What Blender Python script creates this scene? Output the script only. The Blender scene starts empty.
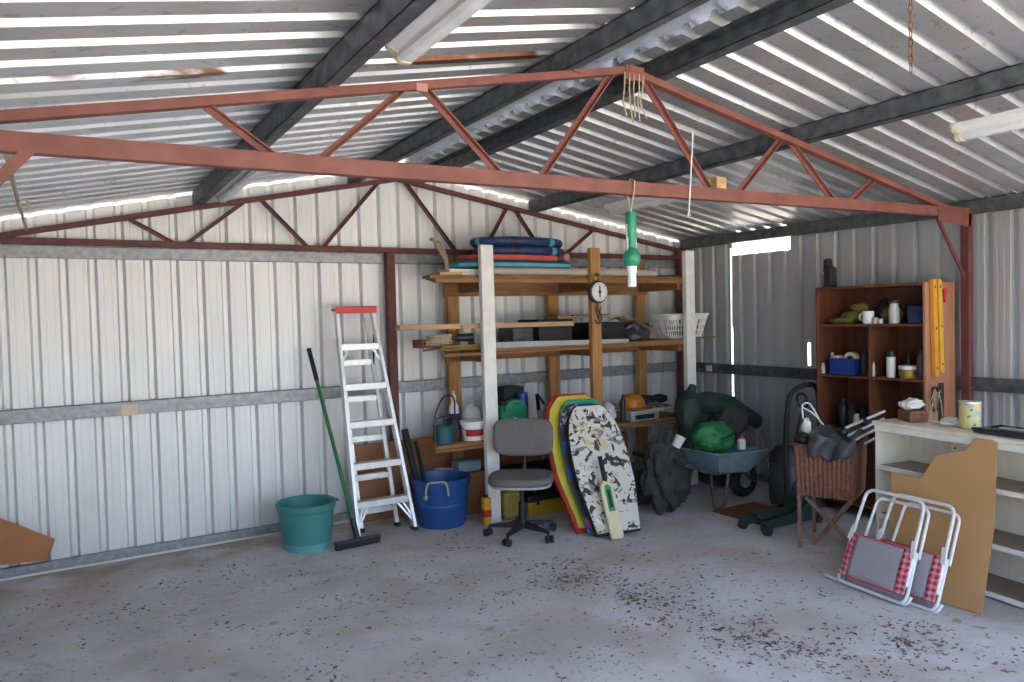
import bpy, bmesh, math, random
from mathutils import Vector, Matrix, noise
from math import sin, cos, pi, radians, sqrt
random.seed(7)
SC = bpy.context.scene
COL = SC.collection
V = Vector

# ------------------------------------------------------------------ materials
def mat(name, col, rough=.6, metal=0.0, col2=None, scale=8.0, detail=4.0, bump=0.0, bscale=60.0, spec=.5, stretch=None, lo=.35, hi=.65):
    m = bpy.data.materials.new(name); m.use_nodes = True
    nt = m.node_tree; b = nt.nodes['Principled BSDF']
    b.inputs['Roughness'].default_value = rough
    b.inputs['Metallic'].default_value = metal
    b.inputs['Specular IOR Level'].default_value = spec
    if col2 is None: col2 = tuple(c*.82 for c in col)
    tc = nt.nodes.new('ShaderNodeTexCoord')
    src = tc.outputs['Object']
    if stretch:
        mp = nt.nodes.new('ShaderNodeMapping'); mp.inputs['Scale'].default_value = stretch
        nt.links.new(src, mp.inputs[0]); src = mp.outputs[0]
    n = nt.nodes.new('ShaderNodeTexNoise'); n.inputs['Scale'].default_value = scale; n.inputs['Detail'].default_value = detail
    nt.links.new(src, n.inputs['Vector'])
    r = nt.nodes.new('ShaderNodeValToRGB')
    r.color_ramp.elements[0].position = lo; r.color_ramp.elements[0].color = (*col2, 1)
    r.color_ramp.elements[1].position = hi; r.color_ramp.elements[1].color = (*col, 1)
    nt.links.new(n.outputs[0], r.inputs[0]); nt.links.new(r.outputs[0], b.inputs['Base Color'])
    if bump:
        n2 = nt.nodes.new('ShaderNodeTexNoise'); n2.inputs['Scale'].default_value = bscale; n2.inputs['Detail'].default_value = 3
        nt.links.new(src, n2.inputs['Vector'])
        bp = nt.nodes.new('ShaderNodeBump'); bp.inputs['Strength'].default_value = bump; bp.inputs['Distance'].default_value = .01
        nt.links.new(n2.outputs[0], bp.inputs['Height']); nt.links.new(bp.outputs[0], b.inputs['Normal'])
    return m

def nodes_of(m):
    nt = m.node_tree; return nt, nt.nodes['Principled BSDF']

def overlay(m, col, mask_builder):
    """mix a stain / pattern colour over a material's base colour through a procedural mask"""
    nt, b = nodes_of(m)
    old = b.inputs['Base Color'].links[0].from_socket
    mx = nt.nodes.new('ShaderNodeMix'); mx.data_type = 'RGBA'
    nt.links.new(old, mx.inputs[6]); mx.inputs[7].default_value = (*col, 1)
    nt.links.new(mask_builder(nt), mx.inputs[0]); nt.links.new(mx.outputs[2], b.inputs['Base Color'])

def n_coord(nt): return nt.nodes.new('ShaderNodeTexCoord').outputs['Object']
def n_math(nt, op, a, b=None, c=None, clamp=False):
    n = nt.nodes.new('ShaderNodeMath'); n.operation = op; n.use_clamp = clamp
    for i, v in enumerate((a, b, c)):
        if v is None: continue
        if isinstance(v, (int, float)): n.inputs[i].default_value = v
        else: nt.links.new(v, n.inputs[i])
    return n.outputs[0]
def n_noise(nt, scale, detail=4, stretch=None, dist=0.0):
    c = n_coord(nt)
    if stretch:
        mp = nt.nodes.new('ShaderNodeMapping'); mp.inputs['Scale'].default_value = stretch
        nt.links.new(c, mp.inputs[0]); c = mp.outputs[0]
    n = nt.nodes.new('ShaderNodeTexNoise'); n.inputs['Scale'].default_value = scale; n.inputs['Detail'].default_value = detail
    n.inputs['Distortion'].default_value = dist
    nt.links.new(c, n.inputs['Vector']); return n.outputs[0]
def n_step(nt, v, a, b):
    n = nt.nodes.new('ShaderNodeMapRange'); n.interpolation_type = 'SMOOTHSTEP'
    n.inputs['From Min'].default_value = a; n.inputs['From Max'].default_value = b
    nt.links.new(v, n.inputs['Value']); return n.outputs['Result']
def n_xyz(nt):
    s = nt.nodes.new('ShaderNodeSeparateXYZ'); nt.links.new(n_coord(nt), s.inputs[0]); return s.outputs
def n_band(nt, v, a, b, soft):
    return n_math(nt, 'MULTIPLY', n_step(nt, v, a-soft, a+soft), n_step(nt, v, b+soft, b-soft))

M = {}
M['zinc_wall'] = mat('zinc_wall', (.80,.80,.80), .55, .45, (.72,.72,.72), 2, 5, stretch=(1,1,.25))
M['zinc_wall_shaded'] = mat('zinc_wall_shaded', (.57,.58,.60), .5, .6, (.49,.50,.52), 3, 5, stretch=(1,1,.25))  # same zinc for the right wall, its shade darkened into the colour
M['zinc_roof'] = mat('zinc_roof', (.74,.745,.755), .39, .74, (.63,.635,.65), 4, 6)
M['galv'] = mat('galv', (.36,.37,.38), .5, .6, (.24,.25,.26), 22, 6)
M['galv_dark'] = mat('galv_dark', (.15,.16,.17), .55, .5, (.07,.075,.08), 14, 8)
M['red_oxide'] = mat('red_oxide', (.225,.075,.056), .6, 0, (.165,.052,.038), 9, 6)
M['maroon'] = mat('maroon', (.15,.038,.036), .6, 0, (.09,.024,.022), 9, 6)
M['concrete'] = mat('concrete', (.62,.60,.61), .8, 0, (.50,.48,.49), 2.2, 9, bump=.15, bscale=30)
M['timber'] = mat('timber', (.50,.26,.09), .65, 0, (.33,.15,.05), 6, 6, stretch=(6,6,.6))
M['timber_x'] = mat('timber_x', (.33,.16,.06), .65, 0, (.20,.09,.035), 6, 6, stretch=(.6,6,6))
M['timber_pale'] = mat('timber_pale', (.55,.36,.18), .7, 0, (.38,.22,.10), 6, 6, stretch=(.6,6,6))
M['white_paint'] = mat('white_paint', (.84,.82,.77), .5, 0, (.74,.72,.67), 10, 6)
M['off_white'] = mat('off_white', (.72,.71,.67), .5, 0, (.63,.62,.58), 6, 6)
M['white_plastic'] = mat('white_plastic', (.82,.82,.80), .35, 0, (.76,.76,.74), 6)
M['cream'] = mat('cream', (.70,.60,.40), .5)
M['alu'] = mat('alu', (.78,.78,.77), .42, .55, (.66,.66,.65), 20, 5)
M['red_plastic'] = mat('red_plastic', (.62,.035,.05), .4)
M['black_plastic'] = mat('black_plastic', (.018,.018,.02), .45)
M['black_rubber'] = mat('black_rubber', (.022,.022,.024), .8)
M['teal'] = mat('teal', (.06,.25,.25), .5, 0, (.05,.21,.21), 5)
M['teal_pale'] = mat('teal_pale', (.13,.40,.43), .5, 0, (.10,.34,.37), 5)
M['blue_tub'] = mat('blue_tub', (.018,.085,.28), .42, 0, (.014,.068,.23), 5)
M['rope'] = mat('rope', (.50,.42,.30), .9, 0, (.34,.27,.18), 80)
M['green_handle'] = mat('green_handle', (.012,.16,.045), .4)
M['ply_brown'] = mat('ply_brown', (.30,.12,.045), .6, 0, (.21,.08,.03), 4, 6)
M['ply_orange'] = mat('ply_orange', (.44,.17,.05), .55, 0, (.34,.12,.035), 3, 6)
M['cardboard'] = mat('cardboard', (.44,.25,.105), .8, 0, (.39,.215,.085), 3, 5)
M['bookcase_wood'] = mat('bookcase_wood', (.17,.058,.028), .5, 0, (.11,.037,.018), 5, 6, stretch=(4,4,.5))
M['bookcase_side'] = mat('bookcase_side', (.42,.20,.11), .55, 0, (.33,.15,.08), 5, 6, stretch=(4,4,.5))
M['grey_cloth'] = mat('grey_cloth', (.17,.155,.145), .9, 0, (.13,.12,.11), 120, 2)
M['yellow_tool'] = mat('yellow_tool', (.70,.38,.03), .45)
M['yellow_box'] = mat('yellow_box', (.42,.24,.015), .5)
M['yellow_dull'] = mat('yellow_dull', (.30,.23,.04), .5)
M['green_bright'] = mat('green_bright', (.02,.22,.065), .6, 0, (.014,.15,.045), 6)
M['green_jug'] = mat('green_jug', (.02,.26,.13), .4)
M['tarp_dark'] = mat('tarp_dark', (.016,.034,.027), .7, 0, (.009,.020,.016), 6)
M['canvas_dark'] = mat('canvas_dark', (.05,.045,.04), .85, 0, (.03,.026,.024), 8)
M['barrow_blue'] = mat('barrow_blue', (.21,.31,.37), .5, .0, (.15,.23,.28), 9)
M['wicker'] = mat('wicker', (.23,.095,.055), .7, 0, (.13,.05,.03), 50, 3)
M['stand_wood'] = mat('stand_wood', (.26,.16,.11), .7, 0, (.19,.11,.075), 8)
M['bag_black'] = mat('bag_black', (.055,.057,.065), .42, 0, (.035,.036,.042), 6)
M['jack_green'] = mat('jack_green', (.02,.06,.052), .5, 0, (.013,.04,.035), 9)
M['fabric_grey'] = mat('fabric_grey', (.36,.34,.38), .85, 0, (.33,.31,.35), 90, 2)
M['tube_white'] = mat('tube_white', (.80,.80,.80), .35)
M['navy'] = mat('navy', (.02,.05,.16), .6, 0, (.012,.025,.08), 20, 6)
M['blue_box'] = mat('blue_box', (.012,.045,.30), .4)
M['foam_red'] = mat('foam_red', (.55,.09,.075), .7)
M['foam_pink'] = mat('foam_pink', (.42,.22,.17), .7)
M['foam_yellow'] = mat('foam_yellow', (.72,.58,.07), .7)
M['foam_scarlet'] = mat('foam_scarlet', (.50,.025,.03), .7)
M['foam_green'] = mat('foam_green', (.035,.36,.14), .7)
M['foam_aqua'] = mat('foam_aqua', (.10,.36,.46), .6)
M['foam_teal'] = mat('foam_teal', (.01,.10,.11), .6)
M['foam_black'] = mat('foam_black', (.022,.02,.028), .7)
M['bat_wood'] = mat('bat_wood', (.72,.62,.40), .5, 0, (.66,.55,.33), 6, 5, stretch=(8,8,.6))
M['dial_white'] = mat('dial_white', (.82,.82,.80), .4)
M['dark_metal'] = mat('dark_metal', (.07,.065,.06), .5, .6)
M['brass'] = mat('brass', (.40,.27,.08), .4, .6)
M['rust'] = mat('rust', (.24,.09,.03), .85, 0, (.13,.05,.02), 30)
M['glass_jar'] = mat('glass_jar', (.55,.58,.56), .12, 0, spec=.7)
M['paper'] = mat('paper', (.78,.77,.74), .8)
M['olive_cloth'] = mat('olive_cloth', (.22,.19,.035), .9, 0, (.13,.11,.02), 14)
M['leaf'] = mat('leaf', (.26,.17,.11), .85, 0, (.14,.085,.055), 9)
M['grass_ground'] = mat('outside_ground', (.52,.49,.42), .9, 0, (.42,.40,.34), 1.5, 6)
M['orange'] = mat('orange', (.55,.19,.02), .4)
M['grey_plastic'] = mat('grey_plastic', (.42,.43,.42), .5)
M['pale_blue'] = mat('pale_blue', (.25,.32,.40), .6)
M['tan_cloth'] = mat('tan_cloth', (.32,.22,.13), .9, 0, (.2,.13,.07), 12)
M['pipe_cream'] = mat('pipe_cream', (.50,.42,.33), .5)

# rusty streaks on the pans over the front truss
overlay(M['zinc_roof'], (.15,.062,.032), lambda nt: n_math(nt, 'MULTIPLY',
        n_band(nt, n_xyz(nt)[1], 2.94, 3.02, .012),
        n_math(nt, 'MULTIPLY', n_step(nt, n_noise(nt, 4.5, 8, (.5, 1.2, 1)), .46, .54), n_step(nt, n_xyz(nt)[0], 2.5, 2.3))))
overlay(M['zinc_roof'], (.13,.13,.14), lambda nt: n_math(nt, 'MULTIPLY', n_step(nt, n_noise(nt, 26, 6), .60, .68), .35))
# floor: brownish dirt patches, and a worn white paint streak
overlay(M['concrete'], (.40,.325,.26), lambda nt: n_math(nt, 'MULTIPLY', n_step(nt, n_noise(nt, 1.5, 8, dist=.6), .47, .64), .5))
overlay(M['concrete'], (.22,.17,.13), lambda nt: n_math(nt, 'MULTIPLY', n_step(nt, n_noise(nt, 13, 8, dist=.4), .62, .70), .6))
overlay(M['concrete'], (.33,.24,.16), lambda nt: n_math(nt, 'MULTIPLY', n_band(nt, n_xyz(nt)[1], 5.35, 5.9, .25),
        n_math(nt, 'MULTIPLY', n_step(nt, n_noise(nt, 3, 6), .38, .6), .75)))
overlay(M['concrete'], (.62,.62,.64), lambda nt: n_math(nt, 'MULTIPLY',
        n_band(nt, n_math(nt, 'ADD', n_xyz(nt)[0], n_math(nt, 'MULTIPLY', n_xyz(nt)[1], .04)), 2.93, 2.99, .02),
        n_math(nt, 'MULTIPLY', n_step(nt, n_noise(nt, 3.2, 8), .50, .60), .6)))

# ------------------------------------------------------------------ mesh builder
class MB:
    def __init__(s): s.bm = bmesh.new()
    def _v(s, p): return s.bm.verts.new(p)
    def _f(s, vs):
        try: return s.bm.faces.new(vs)
        except ValueError: return None
    def hexa(s, p):                       # 8 points: bottom 0-3, top 4-7
        v = [s._v(q) for q in p]
        for f in ((3,2,1,0),(4,5,6,7),(0,1,5,4),(1,2,6,5),(2,3,7,6),(3,0,4,7)): s._f([v[i] for i in f])
        return s
    def box(s, a, b):
        (x0,y0,z0),(x1,y1,z1) = a, b
        return s.hexa([(x0,y0,z0),(x1,y0,z0),(x1,y1,z0),(x0,y1,z0),(x0,y0,z1),(x1,y0,z1),(x1,y1,z1),(x0,y1,z1)])
    def bar(s, p0, p1, w, h, up=(0,0,1)):
        p0, p1 = V(p0), V(p1); d = (p1-p0).normalized(); u = V(up)
        r = d.cross(u)
        if r.length < 1e-4: r = d.cross(V((1,0,0)))
        r.normalize(); u = r.cross(d).normalized()
        r *= w/2; u *= h/2
        return s.hexa([p0-r-u, p0+r-u, p1+r-u, p1-r-u, p0-r+u, p0+r+u, p1+r+u, p1-r+u])
    def angle(s, p0, p1, w, t=.006, up=(0,0,1), flip=1):      # steel angle: two thin legs
        p0, p1 = V(p0), V(p1); d = (p1-p0).normalized(); r = d.cross(V(up)).normalized()*flip; u = (r.cross(d)*flip).normalized()
        s.bar(p0+u*0, p1+u*0, t, w, up)
        o = r*(w/2-t/2) + u*(w/2-t/2)
        s.bar(p0+o, p1+o, w, t, up)
        return s
    def tube(s, pts, r, n=8, closed=False, radii=None, caps=True):
        pts = [V(p) for p in pts]; N = len(pts); rings = []
        t0 = (pts[1]-pts[0]).normalized()
        nrm = t0.cross(V((0,0,1)))
        if nrm.length < 1e-3: nrm = t0.cross(V((1,0,0)))
        nrm.normalize()
        for i in range(N):
            if closed: t = (pts[(i+1)%N]-pts[i-1]).normalized()
            elif i == 0: t = t0
            elif i == N-1: t = (pts[-1]-pts[-2]).normalized()
            else:
                t = ((pts[i+1]-pts[i]).normalized() + (pts[i]-pts[i-1]).normalized())
                t = t.normalized() if t.length > 1e-6 else (pts[i+1]-pts[i]).normalized()
            nrm = (nrm - t*nrm.dot(t)).normalized(); b = t.cross(nrm)
            rr = radii[i] if radii else r
            rings.append([s._v(pts[i] + (nrm*cos(2*pi*k/n) + b*sin(2*pi*k/n))*rr) for k in range(n)])
        L = N if closed else N-1
        for i in range(L):
            a, b2 = rings[i], rings[(i+1)%N]
            for k in range(n): s._f([a[k], a[(k+1)%n], b2[(k+1)%n], b2[k]])
        if not closed and caps:
            s._f(list(reversed(rings[0]))); s._f(rings[-1])
        return s
    def cyl(s, p0, p1, r0, r1=None, n=20):
        return s.tube([p0, p1], r0, n, radii=[r0, r0 if r1 is None else r1])
    def lathe(s, prof, c=(0,0,0), n=28, axis='z'):
        c = V(c); rings = []
        for r, z in prof:
            ring = []
            for k in range(n):
                a = 2*pi*k/n
                if axis == 'z': p = V((r*cos(a), r*sin(a), z))
                elif axis == 'y': p = V((r*cos(a), z, r*sin(a)))
                else: p = V((z, r*cos(a), r*sin(a)))
                ring.append(s._v(c+p))
            rings.append(ring)
        for i in range(len(rings)-1):
            for k in range(n): s._f([rings[i][k], rings[i][(k+1)%n], rings[i+1][(k+1)%n], rings[i+1][k]])
        if prof[0][0] > 1e-4: s._f(list(reversed(rings[0])))
        if prof[-1][0] > 1e-4: s._f(rings[-1])
        return s
    def prism(s, outline, fr, z0, z1):
        """outline [(u,v)] extruded z0..z1 along the frame's normal; fr = 4x4"""
        a = [s._v(fr @ V((u, v, z0))) for u, v in outline]
        b = [s._v(fr @ V((u, v, z1))) for u, v in outline]
        n = len(a)
        s._f(list(reversed(a))); s._f(b)
        for i in range(n): s._f([a[i], a[(i+1)%n], b[(i+1)%n], b[i]])
        return s
    def blob(s, c, r, seed=0, amp=.15, freq=2.0, sub=3, flat=None):
        c = V(c); r = V(r) if not isinstance(r, (int, float)) else V((r, r, r))
        g = bmesh.ops.create_icosphere(s.bm, subdivisions=sub, radius=1.0)
        for v in g['verts']:
            d = v.co.copy()
            k = 1 + amp*noise.noise(d*freq + V((seed*3.1, seed*1.7, seed))) + amp*.5*noise.noise(d*freq*2.7 + V((seed, seed*2.2, 5)))
            p = V((d.x*r.x, d.y*r.y, d.z*r.z))*k + c
            if flat is not None and p.z < flat: p.z = flat + (p.z-flat)*.02
            v.co = p
        return s
    def sheet(s, fn, nu, nv, th=0.0):
        g = [[s._v(fn(i/nu, j/nv)) for j in range(nv+1)] for i in range(nu+1)]
        for i in range(nu):
            for j in range(nv): s._f([g[i][j], g[i+1][j], g[i+1][j+1], g[i][j+1]])
        return s

def rect(u0, v0, u1, v1): return [(u0,v0),(u1,v0),(u1,v1),(u0,v1)]
def frame(o, u, v):
    """frame with x along u, y along v (made square to u), z = u x v, at o"""
    u = V(u).normalized(); v = V(v); v = (v-u*v.dot(u)).normalized(); w = u.cross(v)
    return Matrix(((u.x,v.x,w.x,o[0]),(u.y,v.y,w.y,o[1]),(u.z,v.z,w.z,o[2]),(0,0,0,1)))
I4 = Matrix.Identity(4)

def tag(o, label=None, cat=None, group=None, kind=None):
    if label: o['label'] = label
    if cat: o['category'] = cat
    if group: o['group'] = group
    if kind: o['kind'] = kind
    return o

INV = {}
def thing(name, label, cat, loc=(0,0,0), rz=0.0, group=None, mx=None):
    """an Empty at the thing's base; its parts are written in world coordinates unless local=True"""
    o = bpy.data.objects.new(name, None); COL.objects.link(o)
    o.empty_display_size = .1
    o.matrix_world = mx if mx is not None else Matrix.Translation(V(loc)) @ Matrix.Rotation(rz, 4, 'Z')
    INV[o] = o.matrix_world.inverted()
    return tag(o, label, cat, group)

def obj(name, mb, m, parent=None, smooth=False, bevel=0.0, local=False, solid=0.0, subsurf=0, loc=None, mx=None, seg=2, label=None):
    bm = mb.bm
    if parent is not None:
        if not local: bmesh.ops.transform(bm, matrix=INV[parent], verts=bm.verts)
    elif loc is not None and not local:
        bmesh.ops.translate(bm, verts=bm.verts, vec=-V(loc))
    bmesh.ops.recalc_face_normals(bm, faces=bm.faces)
    me = bpy.data.meshes.new(name); bm.to_mesh(me); bm.free()
    if smooth:
        me.polygons.foreach_set('use_smooth', [True]*len(me.polygons))
        me.set_sharp_from_angle(angle=radians(38))
    me.materials.append(M[m] if isinstance(m, str) else m)
    o = bpy.data.objects.new(name, me); COL.objects.link(o)
    if parent is not None: o.parent = parent; INV[o] = INV[parent]
    elif mx is not None: o.matrix_world = mx; INV[o] = mx.inverted()
    elif loc is not None: o.location = loc; INV[o] = Matrix.Translation(-V(loc))
    else: INV[o] = I4.copy()
    if solid:
        md = o.modifiers.new('thickness', 'SOLIDIFY'); md.thickness = solid; md.offset = 0
    if bevel:
        md = o.modifiers.new('bevel', 'BEVEL'); md.width = bevel; md.segments = seg; md.limit_method = 'ANGLE'; md.angle_limit = radians(40)
    if subsurf:
        md = o.modifiers.new('subd', 'SUBSURF'); md.levels = subsurf; md.render_levels = subsurf
    if label: o['label'] = label
    return o

def single(name, mb, m, label, cat, loc, group=None, **k):
    return tag(obj(name, mb, m, loc=loc, **k), label, cat, group)
def struct(name, mb, m, **k): return tag(obj(name, mb, m, **k), kind='structure')

def dup(root, mx, label=None):
    r = root.copy(); COL.objects.link(r); r.matrix_world = mx
    if label: r['label'] = label
    for ch in list(root.children):
        c = ch.copy(); COL.objects.link(c); c.parent = r
        for g in ch.children:
            d = g.copy(); COL.objects.link(d); d.parent = c
    return r

def arc(c, r, a0, a1, n, u, v):
    c, u, v = V(c), V(u), V(v)
    return [c + u*(r*cos(a0+(a1-a0)*i/n)) + v*(r*sin(a0+(a1-a0)*i/n)) for i in range(n+1)]
def rounded(pts, r, n=5, closed=False):
    """round the corners of a polyline"""
    pts = [V(p) for p in pts]; N = len(pts); out = []
    for i in range(N):
        if not closed and i in (0, N-1): out.append(pts[i]); continue
        a, b, c = pts[i-1], pts[i], pts[(i+1)%N]
        d0 = (a-b); d1 = (c-b); k = min(r, d0.length*.49, d1.length*.49)
        p0 = b+d0.normalized()*k; p1 = b+d1.normalized()*k
        for j in range(n+1):
            t = j/n; out.append(p0*(1-t)**2 + b*2*t*(1-t) + p1*t*t)
    return out
def checker(name, a, b, cs):
    m = mat(name, a, .8); nt, bs_ = nodes_of(m)
    x = n_xyz(nt)
    f = lambda s: n_math(nt, 'GREATER_THAN', n_math(nt, 'FRACT', n_math(nt, 'MULTIPLY', s, cs)), .45)
    old = bs_.inputs['Base Color'].links[0].from_socket
    k = n_math(nt, 'MULTIPLY', n_math(nt, 'ADD', f(x[1]), f(x[2])), .5)
    mx = nt.nodes.new('ShaderNodeMix'); mx.data_type = 'RGBA'; nt.links.new(k, mx.inputs[0]); nt.links.new(old, mx.inputs[6]); mx.inputs[7].default_value = (*b,1)
    nt.links.new(mx.outputs[2], bs_.inputs['Base Color']); M[name] = m
checker('gingham', (.62,.34,.36), (.42,.012,.05), 32)
M['tin_floral'] = mat('tin_floral', (.66,.58,.26), .4, 0, (.58,.52,.22), 6)
overlay(M['tin_floral'], (.30,.46,.44), lambda nt: n_step(nt, n_noise(nt, 22, 3), .54, .58))
overlay(M['tin_floral'], (.07,.16,.10), lambda nt: n_step(nt, n_noise(nt, 34, 3), .62, .66))
M['shelf_tan'] = mat('shelf_tan', (.33,.26,.20), .7, 0, (.25,.19,.14), 5)
M['orange_tool'] = mat('orange_tool', (.70,.30,.03), .45)
M['diffuser'] = mat('diffuser', (.80,.81,.80), .3)
M['cream_paint'] = mat('cream_paint', (.80,.76,.68), .5, 0, (.72,.68,.60), 5, 6)
M['cream_top'] = mat('cream_top', (.82,.75,.62), .5, 0, (.70,.62,.48), 7, 6)
overlay(M['concrete'], (.30,.24,.19), lambda nt: n_math(nt, 'MULTIPLY', n_step(nt, n_noise(nt, 38, 6, dist=.8), .56, .66), n_math(nt, 'MULTIPLY', n_step(nt, n_noise(nt, 2.6, 5), .40, .60), .75)))
# ------------------------------------------------------------------ the shed
D, WR, WL = 5.83, 5.69, -0.69       # inner face of back wall, right wall, left wall
YT, YB = 2.89, 5.74                 # the two trusses
RX = 2.50                           # ridge
def zc(x, y):                       # top of the roof chords
    t = (y-YT)/(YB-YT)
    ap = 2.812*(1-t) + 2.752*t
    return ap - (.204*(RX-x) if x < RX else (.182*(1-t)+.162*t)*(x-RX))
def zroof(x, y): return zc(x, y) + .105

# ground outside and the slab
g = MB(); g.box((-60,-60,-.30),(60,60,-.06)); struct('ground', g, 'grass_ground')
g = MB(); g.box((-.85,-.5,-.06),(5.85,6.0,0)); struct('floor', g, 'concrete')

def rib_profile(a, b, pitch, start, mouth, top, depth, swage=True):
    """(u, depth) samples of a ribbed sheet between a and b"""
    pts = [(a, 0)]; u = start
    while u < b:
        if u-mouth/2 > a+.001 and u+mouth/2 < b-.001:
            for off, dd in ((-mouth/2,0),(-top/2,depth),(top/2,depth),(mouth/2,0)): pts.append((u+off, dd))
            if swage:
                for k in (.36, .64):
                    c = u+pitch*k
                    if c+.006 < b: pts += [(c-.006,0),(c,.0012),(c+.006,0)]
        u += pitch
    pts.append((b, 0)); return sorted(pts)

# back wall: ribs run up, bulging outwards
mb = MB(); pr = rib_profile(WL, WR, .1706, -.55, .062, .030, .040)
for (u0,d0),(u1,d1) in zip(pr, pr[1:]):
    mb._f([mb._v((u0,D+d0,-.02)), mb._v((u1,D+d1,-.02)), mb._v((u1,D+d1,zroof(u1,D)-.012)), mb._v((u0,D+d0,zroof(u0,D)-.012))])
struct('wall_back', mb, 'zinc_wall', solid=.0012)

# right wall: same sheeting, with the missing strip at the top and the slits of a loose sheet
def right_spans(y):
    if 4.43 < y < 5.10: return [(-.02, 2.128)]
    if 5.104 < y < 5.128: return [(-.02, .74), (2.20, 2.30)]
    if 4.232 < y < 4.262: return [(-.02, 1.10), (1.30, 2.36)]
    return [(-.02, 2.36)]
mb = MB(); pr = rib_profile(-.35, D, .1706, -.30, .058, .028, .034)
cuts = [4.43, 5.10, 5.104, 5.128, 4.232, 4.262]
def dep(y):
    for (a,da),(b,db) in zip(pr, pr[1:]):
        if a <= y <= b: return da if b-a < 1e-9 else da+(db-da)*(y-a)/(b-a)
    return 0
pr2 = sorted(pr + [(c, dep(c)) for c in cuts])
for (u0,d0),(u1,d1) in zip(pr2, pr2[1:]):
    if u1-u0 < 1e-6: continue
    for z0, z1 in right_spans((u0+u1)/2):
        mb._f([mb._v((WR+d0,u0,z0)), mb._v((WR+d1,u1,z0)), mb._v((WR+d1,u1,z1)), mb._v((WR+d0,u0,z1))])
struct('wall_right', mb, 'zinc_wall_shaded', solid=.0012)
mb = MB(); pr = rib_profile(-.35, D, .1706, -.30, .044, .024, .030, False)
for (u0,d0),(u1,d1) in zip(pr, pr[1:]):
    mb._f([mb._v((WL-d0,u0,-.02)), mb._v((WL-d1,u1,-.02)), mb._v((WL-d1,u1,2.27)), mb._v((WL-d0,u0,2.27))])
struct('wall_left', mb, 'zinc_wall', solid=.0012)

# roof sheets, ribs run down the slope and stand up
def roof(name, x0, x1):
    mb = MB(); pr = rib_profile(-.40, 6.0, .1715, -.33, .066, .030, .038, False)
    n = 8
    for (u0,d0),(u1,d1) in zip(pr, pr[1:]):
        for k in range(n):
            a = x0+(x1-x0)*k/n; b = x0+(x1-x0)*(k+1)/n
            mb._f([mb._v((a,u0,zroof(a,u0)+d0)), mb._v((b,u0,zroof(b,u0)+d0)), mb._v((b,u1,zroof(b,u1)+d1)), mb._v((a,u1,zroof(a,u1)+d1))])
    bmesh.ops.remove_doubles(mb.bm, verts=mb.bm.verts, dist=1e-4)
    struct(name, mb, 'zinc_roof', solid=.0012)
roof('ceiling_left', -.80, 2.40); roof('ceiling_right', 2.60, 5.82)
# ridge capping, folded over the ridge on the rib tops
mb = MB()
for y0, y1 in ((-.45,6.05),):
    pts = [(2.27,.040),(2.47,.052),(RX,.060),(2.53,.052),(2.73,.040)]
    for (xa,da),(xb,db) in zip(pts, pts[1:]):
        mb._f([mb._v((xa,y0,zroof(xa,y0)+da)), mb._v((xb,y0,zroof(xb,y0)+db)), mb._v((xb,y1,zroof(xb,y1)+db)), mb._v((xa,y1,zroof(xa,y1)+da))])
y = -.33+.1715/2
while y < 5.9:      # turned-down tabs closing the pans, each a little bent
    for xs in (2.275,):
        w = .045
        mb.hexa([(xs-.001,y-w,zroof(xs,y)+.012),(xs+.001,y-w,zroof(xs,y)+.012),(xs+.001,y+w,zroof(xs,y)+.012),(xs-.001,y+w,zroof(xs,y)+.012),
                 (xs-.001,y-w,zroof(xs,y)+.040),(xs+.001,y-w,zroof(xs,y)+.040),(xs+.001,y+w,zroof(xs,y)+.040),(xs-.001,y+w,zroof(xs,y)+.040)])
    y += .1715
struct('ceiling_ridge_cap', mb, 'zinc_roof', solid=.001)

# girts, top plate, eave beams, base channel
def chan(name, a, b, m='galv', lip=None):
    mb = MB(); mb.box(a, b)
    return struct(name, mb, m, bevel=.004)
chan('trim_1', (WL, D-.062, .988), (WR-.064, D-.002, 1.078))            # back girt
chan('trim_2', (WL, D-.040, 2.052), (WR-.064, D-.002, 2.132))           # plate under the back truss
mb = MB(); mb.box((WR-.064,-.3,.985),(WR-.002,5.77,1.078)); struct('trim_3', mb, 'galv_dark', bevel=.004)
mb = MB()
mb.hexa([(WR-.070,-.35,2.243),(WR-.004,-.35,2.243),(WR-.004,D-.1,2.243),(WR-.070,D-.1,2.243),(WR-.070,-.35,2.338),(WR-.004,-.35,2.338),(WR-.004,D-.1,2.338),(WR-.070,D-.1,2.338)])
struct('trim_4', mb, 'galv_dark', bevel=.004)                            # right eave beam
mb = MB(); mb.box((WL+.004,-.35,2.13),(WL+.07,D-.1,2.23)); struct('trim_5', mb, 'galv_dark', bevel=.004)
mb = MB(); mb.box((WL,D-.058,.0),(WR,D-.006,.066)); struct('baseboard_back', mb, 'galv', bevel=.003)
mb = MB(); mb.box((WL,D-.075,.0),(2.6,D-.060,.014)); struct('baseboard_back_seal', mb, 'off_white', bevel=.003)
mb = MB(); mb.box((WR-.05,-.3,0),(WR-.006,D-.07,.06)); struct('baseboard_right', mb, 'galv', bevel=.003)
# cream label stuck on the back girt
mb = MB(); mb.box((.437,D-.0645,.984),(.538,D-.0625,1.060))
single('sticker', mb, 'cream', 'cream rectangular label stuck on the grey wall rail left of the ladder', 'label', (.487,D-.0635,1.02))

mb = MB(); mb.box((WR-.066,5.32,1.0),(WR-.0645,5.40,1.06))
single('sticker', mb, 'off_white', 'small pale label stuck on the dark rail of the right wall', 'label', (WR-.065,5.36,1.03))
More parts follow.
